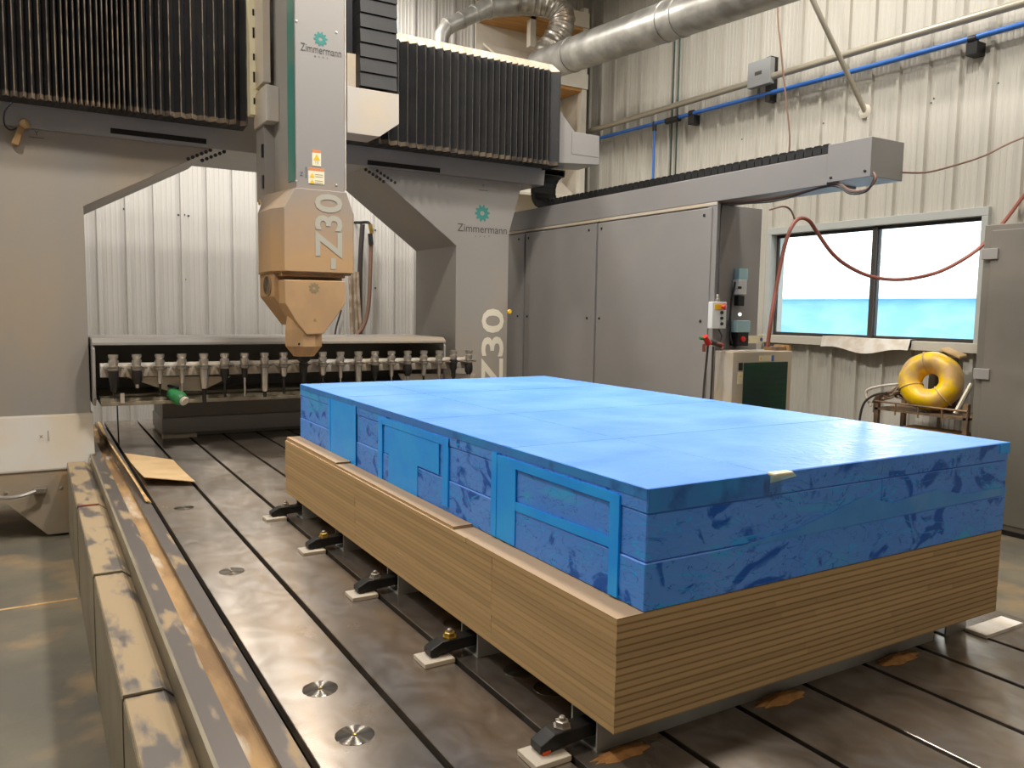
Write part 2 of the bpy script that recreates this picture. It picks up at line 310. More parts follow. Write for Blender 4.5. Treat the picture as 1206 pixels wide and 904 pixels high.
# ------------------------------------------------------------------ mesh helpers
class MB:
    def __init__(s): s.v = []; s.f = []
    def add(s, vs, fs):
        n = len(s.v); s.v += [tuple(v) for v in vs]; s.f += [tuple(i + n for i in f) for f in fs]; return s
    def box(s, x0, x1, y0, y1, z0, z1):
        v = [(x0,y0,z0),(x1,y0,z0),(x1,y1,z0),(x0,y1,z0),(x0,y0,z1),(x1,y0,z1),(x1,y1,z1),(x0,y1,z1)]
        return s.add(v, [(3,2,1,0),(4,5,6,7),(0,1,5,4),(1,2,6,5),(2,3,7,6),(3,0,4,7)])
    def prism(s, poly, axis, a, b):
        """poly of 2-D points extruded from a to b: axis y -> (x,z), x -> (y,z), z -> (x,y)"""
        n = len(poly)
        def q(p, t): return {'y': (p[0], t, p[1]), 'x': (t, p[0], p[1]), 'z': (p[0], p[1], t)}[axis]
        v = [q(p, a) for p in poly] + [q(p, b) for p in poly]
        return s.add(v, [tuple(range(n)), tuple(range(2*n-1, n-1, -1))] + [(i, i+n, (i+1) % n + n, (i+1) % n) for i in range(n)])
    def loft(s, rings, cap=True):
        n = len(rings[0]); base = len(s.v)
        v = [p for r in rings for p in r]
        f = [(k*n+i, k*n+(i+1) % n, (k+1)*n+(i+1) % n, (k+1)*n+i) for k in range(len(rings)-1) for i in range(n)]
        if cap: f += [tuple(range(n-1, -1, -1)), tuple((len(rings)-1)*n+i for i in range(n))]
        return s.add(v, f)
    def lathe(s, prof, c, n=16, axis=Vector((0, 0, 1))):
        axis = Vector(axis).normalized(); q = Vector((0, 0, 1)).rotation_difference(axis); c = Vector(c)
        return s.loft([[c + q @ Vector((r*math.cos(2*PI*i/n), r*math.sin(2*PI*i/n), z)) for i in range(n)] for r, z in prof])
    def tube(s, pts, r, n=8, smooth=0, radii=None):
        pts = [Vector(p) for p in pts]
        if smooth: pts, radii = spline(pts, smooth, radii)
        rings = []; up = None
        for i, p in enumerate(pts):
            d = (pts[min(i+1, len(pts)-1)] - pts[max(i-1, 0)]).normalized()
            if up is None:
                up = Vector((0, 0, 1)) if abs(d.z) < 0.9 else Vector((1, 0, 0))
            a = d.cross(up).normalized(); up = a.cross(d).normalized()
            rr = radii[i] if radii else r
            rings.append([p + a*rr*math.cos(2*PI*k/n) + up*rr*math.sin(2*PI*k/n) for k in range(n)])
        return s.loft(rings)
    def strip(s, pts, w, t, side=Vector((1, 0, 0))):
        """flat band"""
        rings = []
        for i, p in enumerate(pts):
            d = (pts[min(i+1, len(pts)-1)] - pts[max(i-1, 0)]).normalized(); nrm = d.cross(side).normalized()
            rings.append([p - side*w/2 - nrm*t/2, p + side*w/2 - nrm*t/2, p + side*w/2 + nrm*t/2, p - side*w/2 + nrm*t/2])
        return s.loft(rings)
    def obj(s, name, m, parent=None, smooth=False, bevel=0.0, loc=None, segs=2):
        """one mesh object; its origin is its parent's (an unrotated root) unless loc is given"""
        o0 = Vector(parent['_o']) if parent is not None and '_o' in parent else Vector((0, 0, 0))
        org = Vector(loc) if loc is not None else o0
        me = bpy.data.meshes.new(name)
        me.from_pydata([tuple(Vector(v) - org) for v in s.v], [], s.f); me.update()
        bm = bmesh.new(); bm.from_mesh(me); bmesh.ops.recalc_face_normals(bm, faces=bm.faces); bm.to_mesh(me); bm.free()
        o = bpy.data.objects.new(name, me); C.objects.link(o)
        me.materials.append(MATS[m])
        if smooth:
            for p in me.polygons: p.use_smooth = True
            me.set_sharp_from_angle(angle=math.radians(40))
        if parent is not None: o.parent = parent
        o.location = org - o0
        o['_o'] = tuple(org)
        if bevel:
            b = o.modifiers.new('bevel', 'BEVEL'); b.width = bevel; b.segments = segs; b.limit_method = 'ANGLE'; b.angle_limit = math.radians(35)
        return o

def spline(pts, k, radii=None):
    out = []; rad = [] if radii else None
    for i in range(len(pts)-1):
        a, b, c, d = pts[max(i-1, 0)], pts[i], pts[i+1], pts[min(i+2, len(pts)-1)]
        for j in range(k):
            t = j/k
            out.append(0.5*((2*b) + (c-a)*t + (2*a-5*b+4*c-d)*t*t + (3*b-a-3*c+d)*t**3))
            if radii: rad.append(radii[i]*(1-t) + radii[i+1]*t)
    out.append(pts[-1])
    if radii: rad.append(radii[-1])
    return out, rad

def tag(o, label=None, cat=None, group=None, kind=None):
    if label: o['label'] = label
    if cat: o['category'] = cat
    if group: o['group'] = group
    if kind: o['kind'] = kind
    return o
def thing(name, label, cat, loc=(0, 0, 0), group=None):
    o = bpy.data.objects.new(name, None); C.objects.link(o); o.empty_display_size = 0.1
    o.location = loc; o['_o'] = tuple(loc)
    return tag(o, label, cat, group)
def beyond(a, b, y):
    """carry the straight run a-b on to the given depth y"""
    return a + (b - a)*((y - a.y)/(b.y - a.y))
def copy_child(o, parent, loc):
    c = o.copy(); C.objects.link(c); c.parent = parent; c.location = loc; return c
def bx(name, m, parent, x0, x1, y0, y1, z0, z1, bevel=0.0):
    return MB().box(x0, x1, y0, y1, z0, z1).obj(name, m, parent, bevel=bevel)

def text_mesh(txt, size, align='CENTER', bold=0.0):
    cu = bpy.data.curves.new('lettering', 'FONT'); cu.body = txt; cu.size = size; cu.align_x = align; cu.align_y = 'CENTER'; cu.resolution_u = 3; cu.offset = bold*size
    o = bpy.data.objects.new('lettering', cu); C.objects.link(o)
    dg = bpy.context.evaluated_depsgraph_get()
    me = bpy.data.meshes.new_from_object(o.evaluated_get(dg))
    v = [tuple(p.co) for p in me.vertices]; f = [tuple(p.vertices) for p in me.polygons]
    bpy.data.objects.remove(o); bpy.data.curves.remove(cu); bpy.data.meshes.remove(me)
    return v, f
def lettering(name, txt, size, org, U, V, m, parent, width=None, lift=0.002, sy=1.0, bold=0.0):
    v, f = text_mesh(txt, size, bold=bold)
    xs = [p[0] for p in v]; k = (width/(max(xs)-min(xs))) if width else 1.0
    U = Vector(U); V = Vector(V); nrm = U.cross(V).normalized(); org = Vector(org)
    mb = MB(); mb.add([org + U*p[0]*k + V*p[1]*sy + nrm*lift for p in v], f)
    return mb.obj(name, m, parent)
def gear(name, org, r, U, V, m, parent, lift=0.002, teeth=10):
    U = Vector(U); V = Vector(V); nrm = U.cross(V).normalized(); org = Vector(org)
    n = teeth*4; outer = []; inner = []
    for i in range(n):
        a = 2*PI*i/n; rr = r if i % 4 in (0, 1) else r*0.74
        outer.append(org + (U*math.cos(a) + V*math.sin(a))*rr + nrm*lift)
        inner.append(org + (U*math.cos(a) + V*math.sin(a))*r*0.28 + nrm*lift)
    mb = MB(); mb.add(outer + inner, [(i, (i+1) % n, (i+1) % n + n, i+n) for i in range(n)])
    return mb.obj(name, m, parent)

FZ = -0.62          # workshop floor level (bed top is 0)
XW, YB = 7.5, 10.6  # right wall, back wall
ZC = 6.2

# ------------------------------------------------------------------ the room
def struct(o): o['kind'] = 'structure'; return o
struct(MB().box(-6, XW+0.15, -6, YB+0.15, FZ-0.2, FZ).obj('floor', 'concrete'))
struct(MB().box(-6.2, XW+0.2, -6.2, YB+0.2, ZC, ZC+0.1).obj('ceiling', 'ceiling_white'))
struct(MB().box(-6.2, -6, -6, YB, FZ, ZC).obj('wall_left', 'wall_white'))
struct(MB().box(-6.2, XW, -6.2, -6, FZ, ZC).obj('wall_front', 'wall_white'))

fj = P(40, 712, Z=FZ).y
o = MB().box(-4.0, 0.19, fj-0.012, fj+0.012, FZ-0.002, FZ+0.0015).obj('floor_joint', 'sawdust_pale'); o.parent = bpy.data.objects['floor']
PITCH = 0.305
def panel_profile(w):
    """one rib-to-rib sheet: a trapezoid rib at the start, then a pan with two shallow flutes; (along, proud)"""
    p = [(0, 0.0), (0.008, 0.036), (0.040, 0.036), (0.052, 0.0)]
    for c in (0.11, 0.165, 0.22, 0.27):
        p += [(c-0.012, 0.0), (c-0.006, 0.004), (c+0.006, 0.004), (c+0.012, 0.0)]
    p += [(w, 0.0)]
    return p
def panel_mesh(name, m, z0, z1, axis):
    prof = panel_profile(PITCH); mb = MB()
    back = [(PITCH, -0.004), (0, -0.004)]
    poly = prof + back
    if axis == 'X':   # runs along X, proud toward -Y
        v = lambda p, z: (p[0], -p[1], z)
    else:             # runs along Y, proud toward -X
        v = lambda p, z: (-p[1], p[0], z)
    n = len(poly)
    mb.add([v(p, z0) for p in poly] + [v(p, z1) for p in poly], [(i, (i+1) % n, (i+1) % n + n, i+n) for i in range(n)])
    o = mb.obj(name, m); me = o.data; bpy.data.objects.remove(o); return me
wall_back = struct(MB().box(-6, XW+0.2, YB+0.005, YB+0.15, FZ, ZC).obj('wall_back', 'wall_white'))
me = panel_mesh('wall_panel', 'wall_white', FZ, ZC, 'X')
xr = P(117.5, 320, Y=YB).x - 0.027
k = 0; x = xr - PITCH*math.ceil((xr+1.8)/PITCH)
while x < XW - 0.05:
    o = bpy.data.objects.new('wall_panel', me); C.objects.link(o); o.parent = wall_back; o.location = (x, YB, 0); x += PITCH
# right wall with the window opening
WY0, WY1 = P(1162, 300, X=XW).y, P(911, 300, X=XW).y
WZ0, WZ1 = 0.94, 2.12
yr = P(1022.6, 230, X=XW).y
ys = [yr + PITCH*i for i in range(-14, 25)]
ys = [y for y in ys if y < YB - 0.02]
op0 = min(ys, key=lambda y: abs(y - WY0)); op1 = min(ys, key=lambda y: abs(y - WY1))
mb = MB()
mb.box(XW+0.005, XW+0.2, -6, op0, FZ, ZC).box(XW+0.005, XW+0.2, op1, YB+0.15, FZ, ZC)
mb.box(XW+0.005, XW+0.2, op0, op1, FZ, WZ0).box(XW+0.005, XW+0.2, op0, op1, WZ1, ZC)
wall_right = struct(mb.obj('wall_right', 'wall_cream'))
meR = panel_mesh('wall_panel', 'wall_cream', FZ, ZC, 'Y'); meL = panel_mesh('wall_panel', 'wall_cream', FZ, WZ0, 'Y'); meU = panel_mesh('wall_panel', 'wall_cream', WZ1, ZC, 'Y')
for y in ys:
    for m_ in ((meL, meU) if op0 - 0.01 <= y < op1 - 0.01 else (meR,)):
        o = bpy.data.objects.new('wall_panel', m_); C.objects.link(o); o.parent = wall_right; o.location = (XW, y, 0)
# corner trim
struct(MB().box(XW-0.06, XW+0.0, YB-0.06, YB, FZ, ZC).obj('trim_1', 'white_paint'))

# window
win = thing('window_1', 'wide two-pane sliding window with pale frame above the chiller and cart', 'window', (XW, op0, WZ0)); win['kind'] = 'structure'
mid = P(1027, 330, X=XW).y
def fr(name, m, y0, y1, z0, z1, xa=-0.05, xb=0.12, par=win): return bx(name, m, par, XW+xa, XW+xb, y0, y1, z0, z1, 0.004)
fr('frame_head', 'window_frame', op0-0.05, op1+0.05, WZ1-0.02, WZ1+0.06)
fr('frame_jamb', 'window_frame', op0-0.05, op0+0.01, WZ0-0.0, WZ1-0.02)
fr('frame_jamb', 'window_frame', op1-0.01, op1+0.05, WZ0-0.0, WZ1-0.02)
fr('window_sill', 'sill_beige', op0-0.08, op1+0.08, WZ0-0.09, WZ0, -0.10)
for i, (a, b) in enumerate(((op0+0.01, mid), (mid, op1-0.01))):
    xa = 0.03 + 0.02*i
    s_ = MB()
    s_.box(XW+xa, XW+xa+0.025, a, b, WZ0, WZ0+0.035).box(XW+xa, XW+xa+0.025, a, b, WZ1-0.055, WZ1-0.02)
    s_.box(XW+xa, XW+xa+0.025, a, a+0.03, WZ0+0.035, WZ1-0.055).box(XW+xa, XW+xa+0.025, b-0.03, b, WZ0+0.035, WZ1-0.055)
    sash = s_.obj('sash', 'window_dark', win)
    bx('pane', 'window_glass', sash, XW+xa+0.009, XW+xa+0.015, a+0.03, b-0.03, WZ0+0.035, WZ1-0.055)
bx('frame_mullion', 'window_dark', win, XW+0.0, XW+0.09, mid-0.025, mid+0.025, WZ0, WZ1-0.02, 0.003)

# outside
zt = P(1042, 352, X=34).z
o = MB().box(XW+0.25, 120, -80, 120, FZ-0.35, FZ-0.1).obj('snowy_ground', 'snow'); o['kind'] = 'structure'
fb = thing('distant_shed', 'long pale blue metal shed seen through the window', 'building', (34, 18, FZ-0.1))
bx('wall', 'outside_blue', fb, 34, 44, -6, 44, FZ-0.1, zt)
MB().prism([(33.6, zt), (44.4, zt), (39, zt+0.25)], 'y', -6.3, 44.3).obj('roof', 'snow', fb)

# lamps under the ceiling (out of the picture, above the machine)
for i, (lx, ly, k) in enumerate(((2.2, 4.5, 1.5), (4.6, 3.0, 0.9), (2.1, 7.8, 1.0), (-2.6, 7.4, 0.9), (-1.4, 3.4, 1.3), (5.8, 5.8, 0.55), (1.2, -1.6, 0.4), (6.3, 2.2, 0.7), (3.2, 9.5, 0.9))):
    where = ['above the foam block', 'right of the foam block', 'above the gantry beam', 'left of the gantry', 'left of the camera', 'above the window side', 'behind the camera', 'above the storage cabinet', 'near the back wall'][i]
    t = thing('high_bay_lamp', 'round high bay ceiling lamp ' + where, 'lamp', (lx, ly, ZC-0.5), 'high bay lamps')
    MB().lathe([(0.05, 0.32), (0.10, 0.30), (0.12, 0.12), (0.27, 0.06), (0.28, 0.0), (0.26, 0.0)], (lx, ly, ZC-0.5), 24).obj('housing', 'lamp_housing', t, True)
    MB().tube([(lx, ly, ZC-0.2), (lx, ly, ZC)], 0.012).obj('hanger', 'steel_dull', t)
    MB().lathe([(0.25, 0.012), (0.25, 0.004)], (lx, ly, ZC-0.5-0.012), 24).obj('lens', 'lamp_lens', t, True)
    ld = bpy.data.lights.new('lamp_light', 'AREA'); ld.shape = 'DISK'; ld.size = 0.5; ld.energy = LAMP_W*k; ld.color = LAMP_COL
    lo = bpy.data.objects.new('lamp_light', ld); C.objects.link(lo); lo.parent = t; lo.location = (0, 0, -0.02)

# ------------------------------------------------------------------ T-slot bed
X0S, PS = 0.2883, 0.3
BX0, BX1, BY0, BY1 = 0.375, 3.31, -0.6, 8.92
bed = thing('machine_bed', 'large cast iron T-slot machine bed under the foam block', 'machine bed', ((BX0+BX1)/2, 4, FZ))
bx('bed_body', 'grey_dark_cab', bed, BX0+0.02, BX1-0.02, BY0+0.02, BY1-0.02, FZ, -0.085)
SW = 0.011
slots = [X0S + PS*i for i in range(1, 10)]
def plate(x0, x1):
    mb = MB(); mb.box(x0, x1, BY0, BY1, -0.035, 0.0)
    return mb.obj('bed_plate', 'bed_iron', bed, bevel=0.002, segs=1)
g0, g1 = 0.447, 0.515   # chip gutter
bx('edge_strip', 'strip_steel', bed, BX0, g0, BY0, BY1, -0.085, -0.002)
bx('edge_lip', 'cover_side', bed, BX0-0.012, BX0, BY0, BY1, -0.13, 0.001)
bx('gutter', 'gutter_dust', bed, g0, g1, BY0, BY1, -0.085, -0.022)
bx('edge_strip', 'strip_steel', bed, g1, slots[0]-SW, BY0, BY1, -0.085, 0.0)
edges = [(slots[i]+SW, slots[i+1]-SW) for i in range(8)] + [(slots[8]+SW, BX1)]
for a, b in edges: plate(a, b)
for a, b in edges: bx('plate_web', 'slot_dark', bed, a+0.012, b-0.012 if b < BX1 else b-0.002, BY0+0.01, BY1-0.01, -0.085, -0.035)
cx_ = (slots[0]+slots[1])/2
capm = None
cap_ys = [2.03, 2.34, 3.61, 4.9, 6.0]
for j, (xx, yy) in enumerate([(cx_-0.008, y) for y in cap_ys] + [(slots[1]+0.15, 1.15), (slots[2]+0.15, 2.15), (slots[2]+0.15, 2.6), (slots[2]+0.17, 2.0)]):
    if capm is None:
        c = MB().lathe([(0.054, -0.002), (0.054, 0.0012), (0.052, 0.0018), (0.012, 0.0018), (0.0, 0.0018)], (xx, yy, 0), 32).obj('anchor_cap', 'cap_iron', bed, loc=(xx, yy, 0)); capm = c.data
        org = c
    else:
        c = copy_child(org, bed, Vector((xx, yy, 0)) - Vector(bed['_o'])); c['_o'] = (xx, yy, 0)
    if j < 5: MB().lathe([(0.006, 0.0), (0.006, 0.003), (0.003, 0.004)], (xx, yy, 0.0012), 8).obj('cap_screw', 'brass', c)
# slot nut in the bed near the far riser (right edge ledge plate)
w1 = P(1148, 742, Z=0.004)
tag(MB().box(w1.x-0.03, w1.x+0.22, w1.y-0.06, w1.y+0.02, 0.0, 0.012).obj('packing_plate', 'paper'), 'small white flat packing plate on the bed beside the MDF stack', 'plate')

# ------------------------------------------------------------------ telescopic way covers, left
wc = thing('telescopic_way_cover', 'dusty stepped steel telescopic way cover left of the bed', 'way cover', (0.3, 4, FZ))
segs = [(6.95, 5.42, 0.0), (5.42, 4.02, 0.012), (4.02, 2.72, 0.024), (2.72, 1.5, 0.036), (1.5, 0.2, 0.048)]
for y1, y0, d in segs:
    zt_ = -0.042 - d*0.8; xl = 0.204 + d*0.30; xr_ = BX0 - 0.014
    far = min(y1 + 0.15, 6.95)
    sg = MB().prism([(xl, FZ+0.012), (xl+0.015, FZ+0.012), (xl+0.015, zt_-0.02), (xr_, zt_-0.05), (xr_, zt_-0.03), (xl+0.115, zt_), (xl+0.004, zt_), (xl, zt_-0.004)], 'y', y0, far).obj('cover_section', 'cover_steel', wc)
    bx('wiper_lip', 'red_hose' if d == 0.0 else 'cover_side', sg, xl, xl+0.118, y0-0.006, y0, zt_-0.006, zt_+0.002)
    bx('side_panel', 'cover_side', sg, xl-0.003, xl, y0, far, FZ+0.01, zt_-0.012)

# ------------------------------------------------------------------ gantry
YG, YGB, YBW = 7.15, 8.12, 6.80
gn = thing('gantry_portal', 'tall grey gantry portal with two columns and black bellows across the bed', 'gantry', (2.0, 7.6, FZ))
def front(x, y, Y=YG): q = P(x, y, Y=Y); return (q.x, q.z)
zb = 2.50
XL0, XL1, XR0, XR1 = -0.62, 0.388, 3.625, 4.225
# left column with gusset
lc = MB().prism([(XL0, 0.30), (XL1, 0.30), (XL1-0.006, 1.924), (1.311, 2.44), (1.33, zb), (XL0, zb)], 'y', YG, YGB).obj('column', 'grey_paint_dusty', gn, bevel=0.006)
# foot of the left column: sloping apron, then a lower panel notched over the way cover
MB().prism([(YG+0.0, 0.31), (YG-0.02, 0.30), (6.98, -0.085), (6.98, -0.10), (YGB, -0.10), (YGB, 0.31)], 'x', XL0, XL1+0.012).obj('foot_apron', 'light_panel', gn, bevel=0.004)  # paler colour paints in the light on its upturned face
MB().prism([(XL0, -0.10), (XL1+0.01, -0.10), (XL1+0.004, -0.14), (0.208, -0.19), (0.205, FZ+0.02), (0.06, FZ+0.02), (-0.20, -0.33), (XL0, -0.33)], 'y', 6.99, YGB).obj('foot_panel', 'dusty_panel', gn, bevel=0.003)
rc = MB().prism([(XR0, -0.5), (XR1, -0.5), (XR1, 1.95), (4.36, 2.42), (4.36, zb), (2.66, zb), (2.72, 2.46), (XR0, 1.80)], 'y', YG, YGB).obj('column', 'grey_paint_dusty', gn, bevel=0.006)
MB().box(XR0-0.05, XR1+0.05, YG-0.1, YGB, FZ, -0.5).obj('foot_panel', 'dusty_panel', gn)
# cross beam behind the bellows, with its lower lip in front of the column tops
MB().prism([(YG-0.03, zb-0.03), (YGB, zb-0.03), (YGB, 3.42), (YG-0.02, 3.42), (YG-0.06, 2.70)], 'x', XL0, 4.62).obj('cross_beam', 'grey_paint', gn, bevel=0.004)
for a, b in ((130, 243), (433, 518)):
    q0 = P(a, 152 if a == 130 else 191, Y=YG-0.035); q1 = P(b, 167 if a == 130 else 201, Y=YG-0.035)
    MB().box(q0.x, q1.x, YG-0.042, YG-0.028, min(q0.z, q1.z)-0.018, min(q0.z, q1.z)+0.022).obj('beam_slot', 'slot_dark', gn)
# rows of cap screws at the gusset
for (xc, zc_, sgn) in ((1.33, 2.46, 1), (2.80, 2.44, -1)):
    for i in range(6):
        for j in range(2):
            xx = xc - sgn*0.035*i + sgn*0.11*j; zz = zc_ - 0.018*i - (0.0 if j == 0 else 0.0)
            MB().lathe([(0.016, -0.014), (0.016, 0.0), (0.012, 0.004)], (xx, YG-0.0, zz), 6, (0, -1, 0)).obj('cap_screw', 'black_steel', gn)
# lettering on the right column
def fpos(x, y, Y): return P(x, y, Y=Y)
UX, UZ = Vector((1, 0, 0)), Vector((0, 0, 1))
gear('gear_emblem', fpos(568, 251, YG), 0.085, UX, UZ, 'logo_teal', gn)
a_, b_ = fpos(539, 268, YG), fpos(597, 272, YG)
lettering('maker_lettering', 'Zimmermann', 0.11, (a_+b_)/2, UX, UZ, 'logo_grey', gn, width=(b_-a_).x)
for i in range(4):
    q = fpos(560 + 5.3*i, 278, YG); lettering('small_mark', 'ozoz'[i], 0.03, q, UX, UZ, 'logo_grey', gn)
a_ = fpos(582, 441, YG)
lettering('number_lettering', 'FZ30', 0.36, fpos(582, 366, YG) + Vector((0, 0, -0.52)), UZ, -UX, 'letter_white', gn, width=1.06, sy=0.98, bold=0.018)
for (xx, yy, tt) in ((569, 219, 'Y'), (43, 157, 'Y')):
    lettering('axis_mark', tt, 0.05, fpos(xx, yy, YG), UX, UZ, 'logo_grey', gn); q = fpos(xx, yy+5, YG); MB().box(q.x-0.05, q.x+0.05, YG-0.003, YG-0.001, q.z-0.002, q.z+0.002).obj('axis_line', 'logo_grey', gn)
q = fpos(52, 513, 7.055); lettering('axis_mark', 'x', 0.05, q + Vector((-0.02, -0.01, 0)), UX, UZ, 'logo_grey', gn); MB().box(q.x+0.025, q.x+0.029, q.y-0.012, q.y-0.01, q.z-0.04, q.z+0.04).obj('axis_line', 'logo_grey', gn)
q = fpos(600, 367, YG); MB().lathe([(0.025, -0.01), (0.025, 0.0), (0.018, 0.006)], (q.x, YG-0.004, q.z), 12, (0, -1, 0)).obj('lube_cap', 'yellow_paint', gn)

# bellows: pleats in plan, sloped roof, dusty lower tips
def bellows(xs, zlo, zhi, y_front, depth=0.055, name='bellows', ridge='bellows_tip'):
    pts = []
    for i in range(len(xs)-1):
        pts += [(xs[i], y_front), ((xs[i]+xs[i+1])/2, y_front + depth)]
    pts.append((xs[-1], y_front))
    mb = MB(); top = MB(); tip = MB(); n = len(pts)
    A = [(x, y, zlo+0.035) for x, y in pts]; B = [(x, y, zhi) for x, y in pts]
    # side sheets
    mb.add(A + B, [(i, i+1, i+1+n, i+n) for i in range(n-1)])
    Cc = [(x, y_front + 0.16, zlo+0.02) for x, y in pts]
    mb.add(A + Cc, [(i+1, i, i+n, i+1+n) for i in range(n-1)])
    D = [(x, y_front + 0.15, zhi + 0.105) for x, y in pts]
    top.add(B + D, [(i, i+1, i+1+n, i+n) for i in range(n-1)])
    E_ = [(x, y - 0.002, zlo+0.075) for x, y in pts]; F_ = [(x, y - 0.002, zlo+0.036) for x, y in pts]
    tip.add(F_ + E_, [(i, i+1, i+1+n, i+n) for i in range(n-1)])
    rd = MB()
    for x in xs: rd.box(x-0.0035, x+0.0035, y_front-0.003, y_front+0.004, zlo+0.04, zhi)
    b = mb.obj(name, 'bellows_black', gn); rd.obj('ridge_dust', ridge, b); top.obj('bellows_roof', 'bellows_dust', b); tip.obj('dusty_hem', 'bellows_tip', b)
    return b
zbl, zbt = H + 0.213*YBW - 0.035, H + 0.347*YBW
lx_ = [-60, -48, -37, -26, -16, -6, 5, 15, 26, 36, 46, 56, 65, 73, 80, 87, 94, 101, 108, 115, 121, 127, 133, 139, 145, 152, 160, 168, 178, 188, 199, 212, 225, 239, 252, 264, 276, 290]
bellows([P(v, 60, Y=YBW).x for v in lx_], zbl, zbt+0.1, YBW)
rx_ = [408]; st = 13.0
while rx_[-1] < 640: rx_.append(rx_[-1] + st); st = max(4.6, st*0.968)
rx_.append(659)
bellows([P(v, 120, Y=YBW).x for v in rx_], zbl, zbt, YBW, ridge='ridge_faint')
xe = P(659, 120, Y=YBW).x
bx('bellows_end_plate', 'bellows_black', gn, xe, xe+0.012, YBW, YG+0.3, zbl+0.03, zbt)
# cable chain bracket on the right end of the beam
def fx(x, y, Y=6.95): q = P(x, y, Y=Y); return (q.x, q.z)
MB().prism([(xe+0.012, fx(655, 192)[1]), fx(706, 194), fx(706, 160), fx(677, 155), fx(658, 128), (xe+0.012, fx(655, 120)[1])], 'y', 6.95, 7.35).obj('chain_bracket', 'grey_cab', gn, bevel=0.004)
q0, q1 = fx(673, 181), fx(705, 160)
MB().box(q0[0], q1[0], 6.946, 6.95, q0[1], q1[1]).obj('bracket_plate', 'grey_cab', gn, bevel=0.001)
# handle hose across the left foot
hp = [P(-8, 585, Y=6.93), P(10, 586, Y=6.9), P(28, 583, Y=6.9), P(42, 578, Y=6.92)]
MB().tube(hp, 0.014, 8, 4).obj('chrome_handle', 'steel', gn, True)
q = P(48, 577, Y=6.96); MB().box(q.x-0.05, q.x+0.04, 6.93, 6.995, q.z-0.02, q.z+0.02).obj('handle_bracket', 'steel_dull', gn, bevel=0.004)
for xx, yy in ((7, 580), (72, 574)):
    q = P(xx, yy, Y=6.99); MB().lathe([(0.012, 0), (0.012, 0.006), (0.006, 0.008)], (q.x, 6.99, q.z), 8, (0, -1, 0)).obj('screw_head', 'steel', gn)
q = P(110, 540, Y=6.95); MB().lathe([(0.03, 0), (0.03, 0.03), (0.018, 0.04), (0.018, 0.07)], (q.x, 6.96, q.z-0.03), 10).obj('grease_nipple', 'steel', gn, True)
# wire and tag on the left column
at_ = thing('hanging_pouch', 'tan dusty pouch on a wire hanging at the left column', 'pouch', P(20, 172, Y=YG-0.06))
MB().tube([P(15, 120, Y=YG-0.1), P(6, 130, Y=YG-0.09), P(5, 145, Y=YG-0.08), P(12, 153, Y=YG-0.06), P(22, 150, Y=YG-0.05)], 0.006, 6, 4).obj('wire', 'black_plastic', at_, True)
a1, a2, a3, a4 = [P(*v, Y=YG-0.045) for v in ((21, 148), (29, 151), (22, 172), (13, 169))]
mb = MB(); mb.loft([[p + Vector((0, 0.04, 0)) for p in (a1, a2, a3, a4)], [p + Vector((0, -0.02, 0)) for p in (a1, a2, a3, a4)]]); mb.obj('pouch', 'tan_dust2', at_, bevel=0.008)
q = P(29, 146, Y=YG-0.05); MB().lathe([(0.02, -0.03), (0.034, -0.01), (0.034, 0.02), (0.02, 0.03)], q, 10, (1, -0.4, 0.3)).obj('nozzle', 'cardboard', at_, True)

# ------------------------------------------------------------------ milling head (ram and spindle)
YR = 5.95
mh = thing('milling_head', 'grey and tan dust-covered milling head hanging in front of the gantry beam', 'milling head', (1.9, 6.3, 0.72))
def rr_(x, y, Y=YR): return P(x, y, Y=Y)
xa, xb = rr_(347, 120).x, rr_(406, 120).x
zt_ = 4.0; zh = rr_(370, 224).z
plan = [(xa, YR), (xb, YR), (xb+0.01, 6.7), (1.58, 6.7), (1.60, 6.16), (xa-0.045, 6.10)]
MB().prism([(xa, YR), (xb, YR), (xb+0.01, 6.78), (1.69, 6.78), (1.688, 6.10)], 'z', zh, zt_).obj('ram', 'dusted_grey', mh, bevel=0.004)
# teal chamfer strip along the front left edge of the ram
d0 = Vector((xa-0.003, YR+0.004, 0)); d1 = Vector((1.688-0.002, 6.10, 0))
mb = MB(); mb.add([(d0.x, d0.y-0.004, zh+0.06), (d1.x-0.003, d1.y-0.003, zh+0.06), (d1.x-0.003, d1.y-0.003, zt_), (d0.x, d0.y-0.004, zt_)], [(0, 1, 2, 3)]); mb.obj('teal_stripe', 'teal', mh)
# front cover plate, a little proud
MB().box(xa+0.004, xb-0.004, YR-0.008, YR, zh, zt_).obj('front_cover', 'dusted_grey', mh, bevel=0.003)
bx('edge_trim', 'paper', mh, xb-0.002, xb+0.006, YR-0.012, YR+0.03, zh+0.02, zt_, 0.002)
# flared lower housing: eight-sided
def octa(z, y0=5.935, gx=0.0, dz=0.0):
    x0, x1 = 1.607-gx, 2.128+gx
    return [Vector(p) for p in ((x0, y0, z), (x1, y0, z), (x1+0.05, y0+0.12, z), (x1+0.05, 6.55, z), (1.60, 6.62, z), (1.545, 6.46, z), (x0-0.06, 6.10, z))]
z0h, z1h, z2h = rr_(370, 320, 5.9).z, rr_(370, 246, 5.9).z, rr_(370, 222, 5.9).z
ring_top = [Vector(p) for p in ((xa-0.006, 5.9355, z2h), (xb+0.006, 5.9355, z2h), (xb+0.03, YR+0.06, z2h), (xb+0.03, 6.55, z2h), (1.61, 6.62, z2h), (1.60, 6.46, z2h), (1.672, 6.06, z2h))]
MB().loft([octa(z0h), octa(z1h), ring_top]).obj('head_housing', 'dusted_grey', mh, bevel=0.004)
MB().loft([octa(z0h-0.012, 5.95, -0.02), octa(z0h, 5.95, -0.02)]).obj('shadow_gap', 'tan_dust2', mh)
